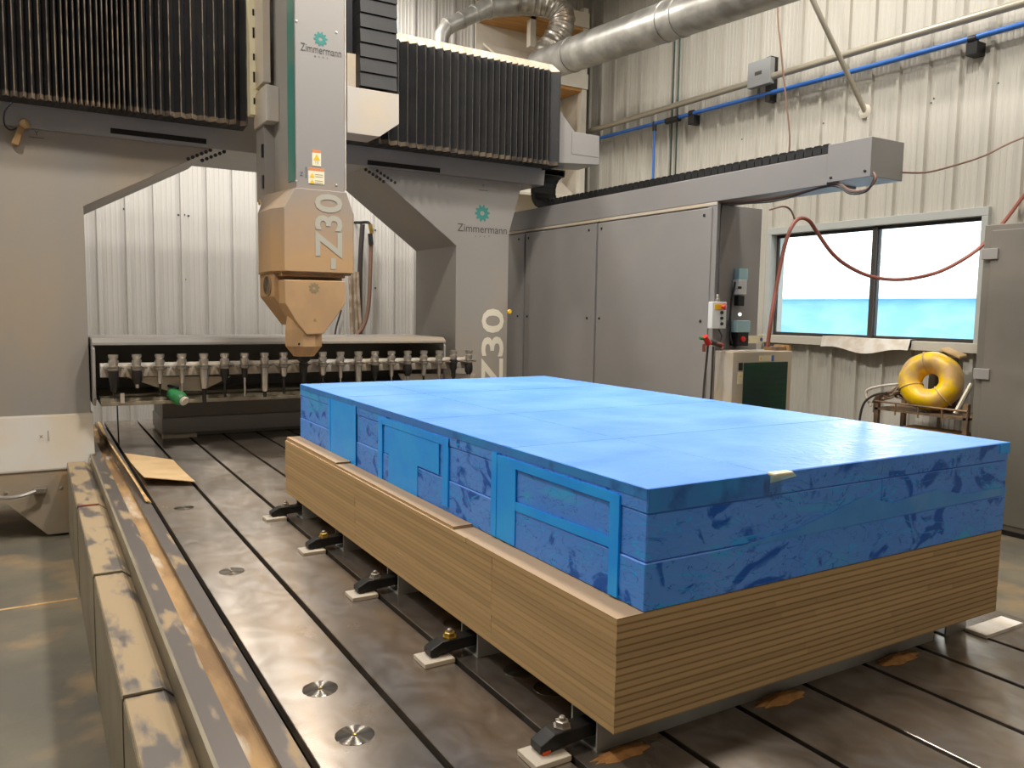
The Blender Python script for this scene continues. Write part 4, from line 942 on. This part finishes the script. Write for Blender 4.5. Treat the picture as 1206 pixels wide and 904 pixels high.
# beam with cable trough
bm_ = thing('cable_beam', 'long grey beam above the cabinets ending in a box near the window', 'beam', (XC+0.15, 5.5, ZCT))
yb0, yb1 = XC/1.272, 8.75
ZB1 = H + 0.2335*XC
bx('beam', 'grey_cab', bm_, XC, XC+0.32, yb0, yb1, ZCT, ZB1, 0.004)
ebx = P(1064, 190, Y=3.36).x
ez0, ez1 = P(1028, 207, X=XC-0.004).z, P(1028, 160, X=XC-0.004).z
eb = bx('end_box', 'grey_cab', bm_, XC-0.004, ebx, 3.36, yb0, ez0, ez1, 0.004)
for yy, zz in ((3.40, ez0+0.04), (3.66, ez0+0.03)): MB().lathe([(0.01, 0), (0.01, 0.004), (0.006, 0.006)], (XC-0.004, yy, zz), 8, (-1, 0, 0)).obj('box_screw', 'black_steel', eb)
for k in range(3):
    d_ = 0.012*k
    MB().tube([Vector((XC+0.05, 4.72+d_, ZCT-0.012)), Vector((XC+0.04, 4.2, ZCT-0.03-d_)), Vector((XC+0.03, 3.8, ZCT-0.01)), P(985, 215+2*k, X=XC+0.02), P(1002, 224+2*k, X=XC), P(1020, 223+k, X=XC-0.01), P(1031-k, 212, X=XC-0.02), P(1029, 203, X=XC-0.008)], 0.008, 6, 4).obj('loose_cable', 'cable_dark' if k else 'brown_wire', bm_, True)
# drag chain: links along the beam, round the loop and up to the bracket
ch = thing('drag_chain', 'black segmented cable chain lying on the beam and looping up to the gantry', 'cable chain', (XC+0.16, 5.5, ZB1))
link = None; pitch = 0.075
path = []
y = yb0 + 0.03
rc_ = (2.70 - (ZB1+0.02))/2
while y < 7.30: path.append((y, ZB1+0.0, 0.0)); y += pitch
nl = int(PI*rc_/pitch)
for k in range(nl+1):
    a = -PI/2 + PI*k/nl; path.append((7.32 + rc_*math.cos(a), ZB1 + rc_ + rc_*math.sin(a), a + PI/2))
def linkmesh():
    mb = MB(); w2 = 0.14
    mb.box(-w2, w2, -0.036, 0.036, 0.0, 0.008).box(-w2, w2, -0.03, 0.03, 0.056, 0.066)
    mb.prism([(-0.034, 0.0), (0.034, 0.0), (0.034, 0.05), (0.022, 0.07), (-0.022, 0.07), (-0.034, 0.05)], 'x', -w2, -w2+0.016).prism([(-0.034, 0.0), (0.034, 0.0), (0.034, 0.05), (0.022, 0.07), (-0.022, 0.07), (-0.034, 0.05)], 'x', w2-0.016, w2)
    o = mb.obj('chain_link', 'black_plastic'); m_ = o.data; bpy.data.objects.remove(o); return m_
lm = linkmesh()
for (yy, zz, a) in path:
    o = bpy.data.objects.new('chain_link', lm); C.objects.link(o); o.parent = ch
    o.location = Vector((XC+0.155, yy, zz+0.001)) - Vector(ch['_o']); o.rotation_euler = (a, 0, 0)

# chiller in front of the cabinet end
cy = 4.52
ck = thing('chiller_unit', 'grey chiller unit with a dark green grille below the window', 'chiller', (5.05, 4.66, FZ))
ct = P(880, 414, Y=cy).z; cxr = P(932, 440, Y=cy).x; cxl = XC+0.04
bx('body', 'grey_light', ck, cxl, cxr, cy, 4.80, FZ, ct, 0.006)
a, b = P(876, 427, Y=cy), P(923, 520, Y=cy)
gr = bx('grille', 'green_mesh', ck, a.x, b.x, cy-0.006, cy+0.002, b.z, a.z, 0.002)
for k in range(11): z = a.z - 0.03 - 0.05*k; MB().box(a.x+0.01, b.x-0.01, cy-0.009, cy-0.006, z, z+0.006).obj('grille_bar', 'green_mesh', gr)
a, b = P(894, 418.5, Y=cy), P(911, 425, Y=cy); s_ = MB().box(a.x, b.x, cy-0.003, cy-0.0005, b.z, a.z).obj('warning_label', 'sticker_cream', ck)
MB().box(b.x-0.03, b.x, cy-0.004, cy-0.003, b.z, a.z).obj('label_blue', 'sticker_blue', s_); tri(s_, (a.x+0.018, (a.z+b.z)/2), 0.012, cy-0.003)
a, b = P(869, 438, Y=cy), P(874, 452, Y=cy); s_ = MB().box(a.x, b.x, cy-0.003, cy-0.0005, b.z, a.z).obj('warning_label', 'sticker_cream', ck); tri(s_, ((a.x+b.x)/2, a.z-0.03), 0.011, cy-0.003)
a, b = P(870, 427, Y=cy), P(874, 436, Y=cy); MB().box(a.x, b.x, cy-0.006, cy, b.z, a.z).obj('switch', 'black_plastic', ck)
# things on the end panel above the chiller (end face at y = 4.81)
ye = 4.81
sd = thing('thermostat_unit', 'slim white thermostat with pale cyan cap on the cabinet end', 'thermostat', P(870, 350, Y=ye))
a, b = P(868, 316, Y=ye-0.03), P(877.5, 330, Y=ye-0.03); bx('cap', 'device_cyan', sd, a.x, b.x, ye-0.06, ye, b.z, a.z, 0.005)
a, b = P(866, 329, Y=ye-0.03), P(875, 347, Y=ye-0.03); bx('case', 'device_white', sd, a.x, b.x, ye-0.07, ye, b.z, a.z, 0.005)
a2, b2 = P(869, 337, Y=ye-0.07), P(873, 340, Y=ye-0.07); MB().box(a2.x, b2.x, ye-0.073, ye-0.07, b2.z, a2.z).obj('display', 'black_plastic', sd)
a, b = P(868, 348, Y=ye-0.03), P(874.5, 360, Y=ye-0.03); bx('socket', 'black_plastic', sd, a.x, b.x, ye-0.05, ye, b.z, a.z, 0.004)
MB().tube([P(866, 332, Y=ye-0.03), P(862, 352, Y=ye-0.03), P(860, 380, Y=ye-0.03), P(861, 400, Y=ye-0.03), P(866, 409, Y=ye-0.03)], 0.009, 6, 4).obj('lead', 'cable_dark', sd, True)
q = P(871, 370, Y=ye); tag(MB().lathe([(0.014, 0), (0.014, 0.008), (0.008, 0.012)], (q.x, ye, q.z), 12, (0, -1, 0)).obj('indicator_light', 'indicator'), 'small white indicator light below the thermostat', 'light')
iu = thing('isolator_box', 'pale cyan isolator box with black red switch above the chiller', 'switch box', P(870, 400, Y=ye))
a, b = P(863, 377, Y=ye-0.05), P(878, 391, Y=ye-0.05); bx('cover', 'device_cyan', iu, a.x, b.x, ye-0.10, ye, b.z, a.z, 0.006)
a, b = P(865, 391, Y=ye-0.05), P(877, 407, Y=ye-0.05); bx('case', 'black_plastic', iu, a.x, b.x, ye-0.09, ye, b.z, a.z, 0.004)
q = P(876, 399, Y=ye-0.09); MB().lathe([(0.022, 0), (0.022, 0.02), (0.012, 0.024)], (q.x-0.02, ye-0.09, q.z), 10, (0, -1, 0)).obj('red_knob', 'red_plastic', iu, True)
a, b = P(879, 395, Y=ye), P(898, 404, Y=ye)
s_ = tag(MB().box(a.x, b.x, ye-0.003, ye-0.0003, b.z, a.z).obj('warning_plate', 'sticker_cream'), 'cream warning plate with yellow and blue symbols beside the isolator', 'sign')
tri(s_, (a.x+0.02, (a.z+b.z)/2), 0.016, ye-0.003); MB().lathe([(0.016, 0), (0.016, 0.001)], (b.x-0.02, ye-0.003, (a.z+b.z)/2), 14, (0, -1, 0)).obj('round_symbol', 'sticker_blue', s_)
# pendant switch box on the corner of the near cabinet
yp = 4.66
pn = thing('pendant_switch_box', 'white pendant switch box with yellow plate and red emergency button', 'switch box', P(846, 386, Y=yp))
a, b = P(839.5, 355, Y=yp), P(855, 387, Y=yp); bx('case', 'device_white', pn, a.x, b.x, yp, yp+0.05, b.z, a.z, 0.006)
a2, b2 = P(842, 358, Y=yp), P(853, 364.5, Y=yp); bx('yellow_plate', 'yellow_paint', pn, a2.x, b2.x, yp-0.003, yp, b2.z, a2.z)
q = P(853, 361, Y=yp-0.02); MB().lathe([(0.012, 0), (0.012, 0.015), (0.026, 0.02), (0.026, 0.032), (0.015, 0.036)], (q.x-0.01, yp-0.003, q.z), 14, (0.5, -1, 0)).obj('emergency_button', 'red_plastic', pn, True)
for k, yy in enumerate((368, 374.5, 381)):
    q = P(849.5, yy, Y=yp); MB().lathe([(0.013, 0), (0.013, 0.012), (0.008, 0.014)], (q.x, yp, q.z), 10, (0, -1, 0)).obj('push_button', 'black_plastic', pn, True)
q = P(846, 348, Y=yp+0.02); MB().lathe([(0.018, 0), (0.018, 0.02), (0.013, 0.024), (0.013, 0.05), (0.008, 0.06)], (q.x, yp+0.025, P(846, 355, Y=yp).z), 10).obj('cable_gland', 'steel_dull', pn, True)
MB().tube([Vector((q.x, yp+0.025, P(846, 350, Y=yp).z)), P(846, 330, Y=yp+0.02), P(847, 300, Y=yp+0.03), P(848, 260, Y=yp+0.08), P(850, 240, Y=yp+0.1)], 0.008, 6, 4).obj('cable', 'cable_dark', pn, True)
MB().tube([Vector((q.x+0.02, yp+0.025, b.z)), P(850, 395, Y=yp+0.02), P(848, 402, Y=yp+0.02)], 0.007, 6, 3).obj('cable', 'cable_dark', pn, True)
# air gun hanging below
ag = thing('air_gun', 'grey and red air blow gun with green fitting hanging below the switch box', 'air gun', P(838, 408, Y=yp-0.03))
a, b = P(832, 402, Y=yp-0.03), P(850, 407, Y=yp-0.03)
MB().tube([a, (a+b)/2 + Vector((0, 0, 0.008)), b], 0.022, 10, 3).obj('grip', 'cable_dark', ag, True)
a, b = P(830, 396, Y=yp-0.04), P(835, 405, Y=yp-0.04); MB().tube([a, b], 0.025, 10).obj('valve', 'red_plastic', ag, True)
MB().tube([P(824, 398, Y=yp-0.04), P(831, 399, Y=yp-0.04)], 0.012, 8).obj('fitting', 'green_plastic', ag, True)
MB().tube([P(843, 404, Y=yp-0.04), P(851, 406, Y=yp-0.05), P(850, 411, Y=yp-0.05)], 0.012, 8, 3).obj('nozzle', 'red_hose', ag, True)
MB().tube([P(834, 405, Y=yp-0.03), P(832, 425, Y=yp-0.02), P(829, 455, Y=yp), P(827, 490, Y=yp)], 0.009, 6, 4).obj('hose', 'cable_dark', ag, True)
MB().tube([P(840, 408, Y=yp-0.03), P(839, 430, Y=yp-0.02), P(837, 470, Y=yp)], 0.008, 6, 4).obj('hose', 'cable_dark', ag, True)
q = P(828, 410, Y=yp-0.02); MB().tube([P(829, 405, Y=yp-0.03), P(829, 414, Y=yp-0.03)], 0.014, 8).obj('coupling', 'red_hose', ag, True)
# paper and scraps on the chiller
a = P(868, 411, Y=4.62); tag(MB().box(a.x-0.05, a.x+0.16, 4.55, 4.72, ct+0.0005, ct+0.006).obj('paper_sheet', 'paper'), 'creased paper lying on the left of the chiller top', 'paper')
sb = thing('scrap_wood', 'small brown wood scraps lying on the chiller top by the red hose', 'wood scraps', P(918, 410, Y=4.62))
a = P(912, 409, Y=4.62)
MB().box(a.x-0.03, a.x+0.10, 4.58, 4.70, ct+0.0005, ct+0.03).obj('scrap', 'cart_steel', sb); MB().box(a.x+0.11, a.x+0.13, 4.56, 4.72, ct+0.0005, ct+0.045).obj('scrap', 'wood_strip', sb)
# red air hose looping in front of the window
hs = [(904, 408, 5.12), (908, 378, 5.13), (915, 335, 5.2), (924, 290, 5.3), (933, 266, 5.4), (942, 257, 5.5), (953, 260, 5.6), (962, 273, 5.7), (980, 298, 5.85), (1000, 314, 6.0), (1028, 326, 6.2), (1062, 329, 6.4), (1100, 322, 6.75), (1130, 308, 7.0), (1158, 288, 7.2), (1185, 258, 7.35), (1208, 228, 7.42), (1240, 196, 7.46)]
tag(MB().tube([P(x, y, X=X) for x, y, X in hs], 0.016, 8, 4).obj('air_hose', 'red_hose', smooth=True), 'reddish brown air hose looping across the window from the chiller', 'hose')
tag(MB().tube([P(x, y, X=X) for x, y, X in ((906, 247, 5.31), (922, 243, 5.4), (931, 247, 5.5), (936, 258, 5.55))], 0.008, 6, 4).obj('thin_cable', 'brown_wire', smooth=True), 'thin brown cable curling from the cabinet end over the red hose', 'cable')

# ------------------------------------------------------------------ right wall services
XP = XW - 0.13
tag(MB().tube([P(686, 157, X=XP-0.04), P(1030, 54, X=XP-0.04), beyond(P(1030, 54, X=XP-0.04), P(1206, 3, X=XP-0.04), -4.0)], 0.038, 10).obj('conduit_pipe', 'conduit', smooth=True), 'long bare metal conduit running above the blue pipe on the right wall', 'pipe')
c0 = P(690, 155, X=XP-0.04)
bp = thing('blue_air_pipe', 'long blue compressed air pipe along the right wall', 'pipe', P(900, 110, X=XP))
MB().tube([P(690, 167, X=XP), P(1030, 77, X=XP), beyond(P(1030, 77, X=XP), P(1206, 28, X=XP), -4.0)], 0.026, 10).obj('pipe', 'blue_pipe', bp, True)
q = P(771, 146, X=XP)
MB().tube([q, q - Vector((0, 0, 1.4))], 0.018, 10).obj('drop_pipe', 'blue_pipe', bp, True)
MB().tube([q + Vector((0, 0, 0.03)), q - Vector((0, 0, 0.09))], 0.03, 10).obj('tee_fitting', 'black_plastic', bp, True)
MB().tube([P(785, 143, X=XP), P(800, 139, X=XP)], 0.042, 10).obj('coupling', 'black_plastic', bp, True)
for (x, y) in ((815, 133), (1146, 46)):
    q = P(x, y, X=XP)
    MB().box(XP-0.02, XW-0.005, q.y-0.05, q.y+0.05, q.z-0.14, q.z-0.026).obj('bracket', 'black_plastic', bp, bevel=0.004)
    MB().tube([q - Vector((0, 0.035, 0)), q + Vector((0, 0.035, 0))], 0.036, 10).obj('clip', 'black_plastic', bp, True)
jb = thing('junction_box', 'grey square junction box on the wall conduit', 'junction box', P(895, 85, X=XP-0.06))
a, b = P(881, 74, X=XP-0.1), P(906, 100, X=XP-0.1)
bx('case', 'junction_grey', jb, XP-0.1, XP-0.02, b.y, a.y, P(893, 101, X=XP-0.1).z, P(893, 71, X=XP-0.1).z, 0.006)
q = P(893, 86, X=XP-0.1); MB().box(XP-0.103, XP-0.1, q.y-0.05, q.y+0.05, q.z-0.02, q.z+0.02).obj('nameplate', 'logo_grey', jb)
q = P(906, 86, X=XP); MB().box(XP-0.02, XW-0.005, q.y-0.04, q.y+0.03, q.z-0.32, q.z+0.18).obj('strut', 'black_steel', jb)
for k, x in enumerate((797, 803)):
    q0, q1 = P(x, -20, X=XW-0.05), P(x-3, 230, X=XW-0.05)
    tag(MB().tube([q0, Vector((q0.x, q0.y, 1.9))], 0.010, 6).obj('wall_cable', 'green_mesh'), ['left one of two thin dark vertical lines on the right wall', 'right one of two thin dark vertical lines on the right wall'][k], 'cable')
br = thing('brace_rod', 'pale diagonal brace rod fixed to the right wall by a small flange', 'rod', P(1018, 132, X=XW-0.03))
w0 = P(1019, 131, X=XW-0.03)
MB().tube([w0, P(957, 0, X=6.7), w0 + (P(957, 0, X=6.7) - w0)*((ZC - w0.z)/(P(957, 0, X=6.7).z - w0.z))], 0.026, 10).obj('rod', 'conduit', br, True)
MB().lathe([(0.07, 0.0), (0.07, 0.01), (0.04, 0.02)], (XW-0.028, w0.y, w0.z), 12, (-1, 0, 0)).obj('flange', 'white_paint', br)
tag(MB().tube([Vector((6.95, P(916, -10, X=6.9).y, ZC)), P(916, -10, X=6.9), P(920, 60, X=6.9), P(925, 110, X=6.9), P(930, 160, X=6.9), P(928, 190, X=6.9)], 0.009, 6, 4).obj('hanging_wire', 'brown_wire', smooth=True), 'thin brown wire hanging down past the junction box', 'wire')
tag(MB().tube([P(1063, 203, X=5.03), P(1090, 203, X=5.2), P(1120, 196, X=5.5), P(1160, 183, X=6.0), P(1215, 158, X=6.6), Vector((7.47, 2.6, 3.0))], 0.007, 6, 4).obj('slack_wire', 'brown_wire', smooth=True), 'thin slack wire leaving the beam end box toward the right', 'wire')
for k, (x, y) in enumerate(((1090, 118), (1097, 121), (1100, 116), (965, 143), (970, 145), (868, 165), (874, 164), (1176, 98), (1100, 15), (1086, 210), (1022, 215))):
    q = P(x, y, X=XW); o = MB().lathe([(0.009, 0), (0.009, 0.004), (0.004, 0.006)], (XW-0.001, q.y, q.z), 6, (-1, 0, 0)).obj('wall_screw', 'logo_grey', wall_right)
for k, (x, y) in enumerate(((146, 246), (210, 253), (217, 253), (222, 254), (274, 258), (218, 329), (442, 271), (442, 339))):
    q = P(x, y, Y=YB); o = MB().lathe([(0.014, 0), (0.014, 0.004), (0.004, 0.006)], (q.x, YB-0.001, q.z), 6, (0, -1, 0)).obj('wall_screw', 'logo_grey', wall_back)
# plastic sheet on the sill
ps = MB(); n_ = 14; rings = []
q0, q1 = P(968, 396, X=XW-0.12), P(1072, 402, X=XW-0.12)
for i in range(n_+1):
    t_ = i/n_; y = q0.y*(1-t_) + q1.y*t_; dz = 0.02*math.sin(9*t_) ; dx = 0.03*math.sin(5*t_+1)
    rings.append([Vector((XW-0.02, y, WZ0+0.004)), Vector((XW-0.115, y, WZ0+0.008+0.006*math.sin(7*t_))), Vector((XW-0.15+dx*0.5, y, WZ0-0.10+dz-0.03*math.sin(PI*t_))), Vector((XW-0.146+dx*0.5, y, WZ0-0.10+dz-0.03*math.sin(PI*t_))), Vector((XW-0.109, y, WZ0+0.013+0.006*math.sin(7*t_))), Vector((XW-0.02, y, WZ0+0.008))])
tag(ps.loft(rings).obj('plastic_sheet', 'paper', smooth=True), 'crumpled pale plastic sheet draped over the window sill', 'sheet')

# ------------------------------------------------------------------ storage cabinet at the right edge
XS = 6.87; ys1 = XS/1.80
stc = thing('storage_cabinet', 'tall grey-green metal storage cabinet at the right edge of the picture', 'cabinet', (7.15, 3.2, FZ))
zs1 = H + 0.113*XS
bx('body', 'grey_dark_cab', stc, XS+0.02, XW-0.05, 2.2, ys1, FZ+0.04, zs1, 0.008)
dr = bx('door', 'grey_dark_cab', stc, XS, XS+0.018, 2.23, ys1-0.07, FZ+0.09, zs1-0.05, 0.006)
bx('plinth', 'black_steel', stc, XS+0.03, XW-0.06, 2.22, ys1-0.02, FZ, FZ+0.04)
for yy in (299, 440):
    q = P(1166 if yy == 299 else 1156, yy, X=XS); MB().box(XS-0.02, XS, q.y-0.07, q.y+0.06, q.z-0.045, q.z+0.045).obj('hinge', 'grey_cab', dr, bevel=0.004)
tag(MB().box(XS+0.1, XS+0.4, 3.3, 3.55, zs1+0.0005, zs1+0.07).obj('wood_offcut', 'wood_strip'), 'short wood offcut lying on top of the storage cabinet', 'wood')

# ------------------------------------------------------------------ cart with hose coil
XCt = 6.88
ca = thing('utility_cart', 'rusty steel utility cart loaded with cables under the window', 'cart', (6.8, 4.3, FZ))
zt1 = P(1085, 486, X=XCt).z; y0c, y1c = 3.85, P(1030, 470, X=XCt).y
mb = MB().box(XCt, XCt+0.46, y0c, y1c, zt1-0.02, zt1); mb.obj('top_shelf', 'cart_steel', ca)
for k in range(5): yy = y0c + (y1c-y0c)*k/4; MB().tube([(XCt-0.005, yy, zt1-0.05), (XCt-0.005, yy, zt1+0.06)], 0.008, 6).obj('rail_post', 'cart_steel', ca)
MB().tube([(XCt-0.005, y0c, zt1+0.06), (XCt-0.005, y1c, zt1+0.06)], 0.010, 6).obj('rail', 'cart_steel', ca)
for zz in (zt1-0.22,): MB().box(XCt+0.02, XCt+0.45, y0c, y1c-0.05, zz-0.025, zz).obj('lower_shelf', 'wood_strip', ca)
for xx in (XCt, XCt+0.42):
    for yy in (y0c, y1c-0.04): MB().box(xx, xx+0.04, yy, yy+0.04, FZ, zt1+0.12).obj('leg', 'cart_steel', ca)
MB().box(XCt+0.05, XCt+0.44, y0c+0.05, y1c-0.1, FZ+0.25, FZ+0.28).obj('base_shelf', 'cart_steel', ca)
for k_ in range(3): tag(MB().box(XCt+0.03+0.05*k_, XCt+0.20+0.06*k_, y0c+0.06, y1c-0.12-0.05*k_, zt1-0.2195+0.021*k_, zt1-0.2005+0.021*k_).obj('wood_board', 'wood_strip'), ['lowest', 'middle', 'topmost'][k_] + ' brown board stacked on the lower shelf of the cart', 'board', 'boards on the cart')
# yellow coil, standing on the cart, axis toward the camera
cc = P(1096, 449, X=XCt+0.16); ax = Vector((-0.90, -0.30, 0.22)).normalized()
ro = 0.255; prof = []
for k in range(25):
    a = 2*PI*k/24; prof.append((0.172 + 0.100*math.cos(a), 0.15*math.sin(a)))
coil = thing('hose_coil', 'yellow dusty coil of hose wrapped in film standing on the cart', 'hose coil', (cc.x, cc.y, zt1))
cm = MB(); q_ = Vector((0, 0, 1)).rotation_difference(ax); n_ = 40
rings = []
for i in range(n_):
    th = 2*PI*i/n_; rs = 1 + 0.012*math.sin(7*th)
    rings.append([cc + q_ @ Vector((r*rs*math.cos(th), r*rs*math.sin(th), z)) for r, z in prof[:-1]])
nn = len(rings[0]); cm.add([p for r in rings for p in r], [(i*nn+j, i*nn+(j+1) % nn, ((i+1) % n_)*nn+(j+1) % nn, ((i+1) % n_)*nn+j) for i in range(n_) for j in range(nn)])
cm.obj('coil', 'yellow_vinyl', coil, True)
for k, th in enumerate((0.6, 2.3, 4.2)):
    c_ = cc + q_ @ Vector((0.172*math.cos(th), 0.172*math.sin(th), 0)); tdir = q_ @ Vector((-math.sin(th), math.cos(th), 0)); 
    pts = [c_ + (q_ @ Vector((math.cos(th)*0.103*math.cos(u), math.sin(th)*0.103*math.cos(u), 0.153*math.sin(u)))) for u in [2*PI*j/16 for j in range(17)]]
    MB().tube(pts, 0.006, 6).obj('tie', 'cardboard', coil, True)
# cable piles
for k in range(12):
    r_ = random.Random(40+k); pts = []
    y_s = y1c + 0.05 - 0.012*k
    for j in range(9):
        u = j/8; pts.append(Vector((XCt + 0.05 + 0.12*r_.random(), y_s - 0.42*u + 0.05*r_.uniform(-1, 1), zt1 + 0.03 + 0.16*math.sin(PI*u)*r_.uniform(0.4, 1.0) + 0.008*k)))
    tag(MB().tube(pts, 0.011, 6, 4).obj('cable_loop', 'cable_dusty' if k % 3 else 'brown_wire', smooth=True), ('pale dusty cable loop heaped on the left half of the cart' if k % 3 else 'brown cable loop among the pale ones heaped on the cart'), 'cable', 'cables heaped on the cart')
tag(MB().tube([P(x, y, X=XCt-0.03) for x, y in ((1045, 462), (1030, 465), (1018, 474), (1013, 490), (1012, 508), (1016, 530))], 0.011, 6, 4).obj('drooping_cable', 'cable_dark', smooth=True), 'dark cable drooping off the left end of the cart', 'cable')
tag(MB().tube([P(x, y, X=XCt+0.0) for x, y in ((1060, 452), (1040, 454), (1024, 458), (1020, 464), (1026, 478))], 0.014, 6, 4).obj('white_hose', 'paper', smooth=True), 'pale stiff hose arching over the left end of the cart', 'hose')
gl = thing('work_glove', 'tan cloth scrap lying on top of the yellow coil', 'cloth', P(1120, 417, X=XCt+0.25))
a = P(1119, 417, X=XCt+0.25); MB().loft([[a + Vector((0, -0.09, -0.04)), a + Vector((0, 0.10, 0.03)), a + Vector((0.12, 0.10, 0.04)), a + Vector((0.12, -0.09, -0.03))], [a + Vector((0, -0.09, -0.015)), a + Vector((0, 0.10, 0.055)), a + Vector((0.12, 0.10, 0.065)), a + Vector((0.12, -0.09, 0.0))]]).obj('cloth', 'cardboard', gl, bevel=0.008)
tag(MB().box(XCt+0.36, XCt+0.44, P(1130, 450, X=XCt+0.4).y, P(1096, 450, X=XCt+0.4).y, zt1, zt1+0.50).obj('panel_offcut', 'grey_dark_cab', bevel=0.004), 'upright grey panel behind the yellow coil on the cart', 'panel')
tag(MB().tube([P(1125, 487, X=XCt+0.1), P(1144, 452, X=XCt+0.22)], 0.022, 8).obj('grey_pipe', 'conduit', smooth=True), 'short grey pipe leaning right of the yellow coil', 'pipe')

# ------------------------------------------------------------------ ducts
A_ = P(636, 78, Y=9.2); B_ = beyond(A_, P(960, -36, Y=4.9), -3.0)
dt = thing('extraction_duct', 'large straight galvanised duct running along the right wall', 'duct', (A_+B_)/2)
MB().tube([A_, B_], 0.205, 24).obj('duct', 'galv', dt, True)
for f_ in (0.06, 0.20, 0.218, 0.46, 0.7): c_ = A_.lerp(B_, f_); e_ = (B_-A_).normalized(); MB().tube([c_ - e_*0.02, c_ + e_*0.02], 0.213, 24).obj('duct_seam', 'galv', dt, True)
YD = 9.3
fd = thing('flexible_duct', 'ribbed flexible duct elbow bending down behind the bellows', 'duct', P(650, 30, Y=YD))
pts = [P(x, y, Y=YD+dy) for x, y, dy in ((612, -2, 0.2), (632, 0, 0.1), (650, 5, 0), (661, 16, -0.05), (661, 32, -0.05), (652, 50, 0), (636, 74, 0.05), (622, 96, 0.1))]
sp_, _ = spline(pts, 14); rad = [0.165 + (0.012 if (i % 6) < 2 else 0.0) for i in range(len(sp_))]
MB().tube(sp_, 0.2, 20, 0, rad).obj('ribbed_hose', 'flex_alu', fd, True)
sdv = thing('small_duct', 'narrow galvanised duct with segmented elbows above the bellows', 'duct', P(550, 20, Y=YD))
dpts = [P(x, y, Y=YD+0.3) for x, y in ((519, 60), (520, 42), (527, 31), (560, 16), (575, 8), (612, 4), (640, 5))]
MB().tube(dpts, 0.10, 14, 0, [0.10, 0.10, 0.10, 0.105, 0.14, 0.15, 0.15]).obj('duct', 'galv', sdv, True)
for i in (2, 3, 4): 
    d_ = (dpts[i+1]-dpts[i]).normalized(); MB().tube([dpts[i]-d_*0.02, dpts[i]+d_*0.02], [0, 0, 0.112, 0.12, 0.155][i], 14).obj('duct_seam', 'galv', sdv, True)
d_ = (dpts[3]-dpts[2]).normalized(); c_ = dpts[2].lerp(dpts[3], 0.5); MB().tube([c_-d_*0.02, c_+d_*0.02], 0.113, 14).obj('duct_seam', 'galv', sdv, True)

# louvred hood tower in the corner
YH = 9.95
tw = thing('hood_tower', 'tall white hood tower with sloped openings in the back right corner', 'hood', (6.9, 10.2, FZ))
xl_, xm_, xr2 = P(583, 60, Y=YH).x, P(625, 30, Y=YH).x, P(690, 150, Y=YH).x
bx('post', 'white_paint', tw, xr2-0.09, xr2, YH, YH+0.1, FZ, 5.6)
bx('post', 'white_paint', tw, xm_, xm_+0.09, YH, YH+0.1, P(630, 55, Y=YH).z, 5.6)
bx('back_board', 'white_paint', tw, xl_, xr2, YB-0.09, YB-0.05, FZ, 5.6)
bx('side_board', 'white_paint', tw, xr2-0.03, xr2, YH+0.1, YB-0.09, FZ, 5.6)
zrow = [P(690, y, Y=YH).z for y in (-40, 32, 104, 176, 250)]
for k in range(4):
    zt0, zb0 = zrow[k], zrow[k+1]; h_ = zt0 - zb0; xL = xm_ if k < 1 else xl_
    if k: bx('fascia', 'white_paint', tw, xL, xr2-0.0, YH-0.03, YH, zt0-0.02, zt0+0.22*h_)
    bx('shelf_board', 'shelf_brown', tw, xL, xr2-0.09, YH, YB-0.09, zt0-0.06, zt0-0.02)
    MB().prism([(YH+0.02, zb0+0.23*h_), (YB-0.12, zb0+0.62*h_), (YB-0.12, zb0+0.58*h_), (YH+0.02, zb0+0.19*h_)], 'x', xL+0.1, xr2-0.14).obj('slope_board', 'white_paint', tw)
bx('shelf_end', 'window_dark', tw, xl_-0.02, xl_, YH-0.03, YB-0.09, zrow[1]-0.02, zrow[1]+0.18)

# hose hook on the back wall
hk = thing('hose_hook', 'wall hook with a brass-ended grey hose hanging beside the milling head', 'hose rack', P(430, 300, Y=YB-0.2))
MB().tube([P(418, 262, Y=YB-0.02), P(425, 262, Y=YB-0.15), P(434, 262, Y=YB-0.25), P(437, 268, Y=YB-0.28)], 0.02, 8, 3).obj('hook', 'black_steel', hk, True)
MB().tube([P(427, 264, Y=YB-0.2), P(424, 320, Y=YB-0.15), P(424, 400, Y=YB-0.1)], 0.035, 8, 4).obj('strap', 'cable_dark', hk, True)
MB().tube([P(436, 264, Y=YB-0.28), P(438, 275, Y=YB-0.28)], 0.03, 8).obj('brass_end', 'brass', hk, True)
MB().tube([P(436, 275, Y=YB-0.28), P(437, 288, Y=YB-0.28)], 0.034, 8).obj('hose_end', 'black_plastic', hk, True)
MB().tube([P(x, y, Y=YB-0.26) for x, y in ((437, 285), (436, 320), (434, 360), (428, 384), (417, 397), (410, 402))], 0.03, 8, 4).obj('hose', 'brown_wire', hk, True)
for k, (xa_, xb_) in enumerate(((412, 415), (417, 421), (421, 426))):
    MB().tube([P(xa_, 320, Y=YB-0.2), P(xa_+1, 350, Y=YB-0.2), P(xb_, 402, Y=YB-0.2)], 0.025, 8, 3).obj('hose', 'cable_dusty', hk, True)
MB().tube([P(402, 365, Y=YB-0.1), P(396, 385, Y=YB-0.1), P(394, 400, Y=YB-0.1)], 0.012, 6, 3).obj('cord', 'cable_dark', hk, True)

for o in bpy.data.objects:
    if '_o' in o: del o['_o']
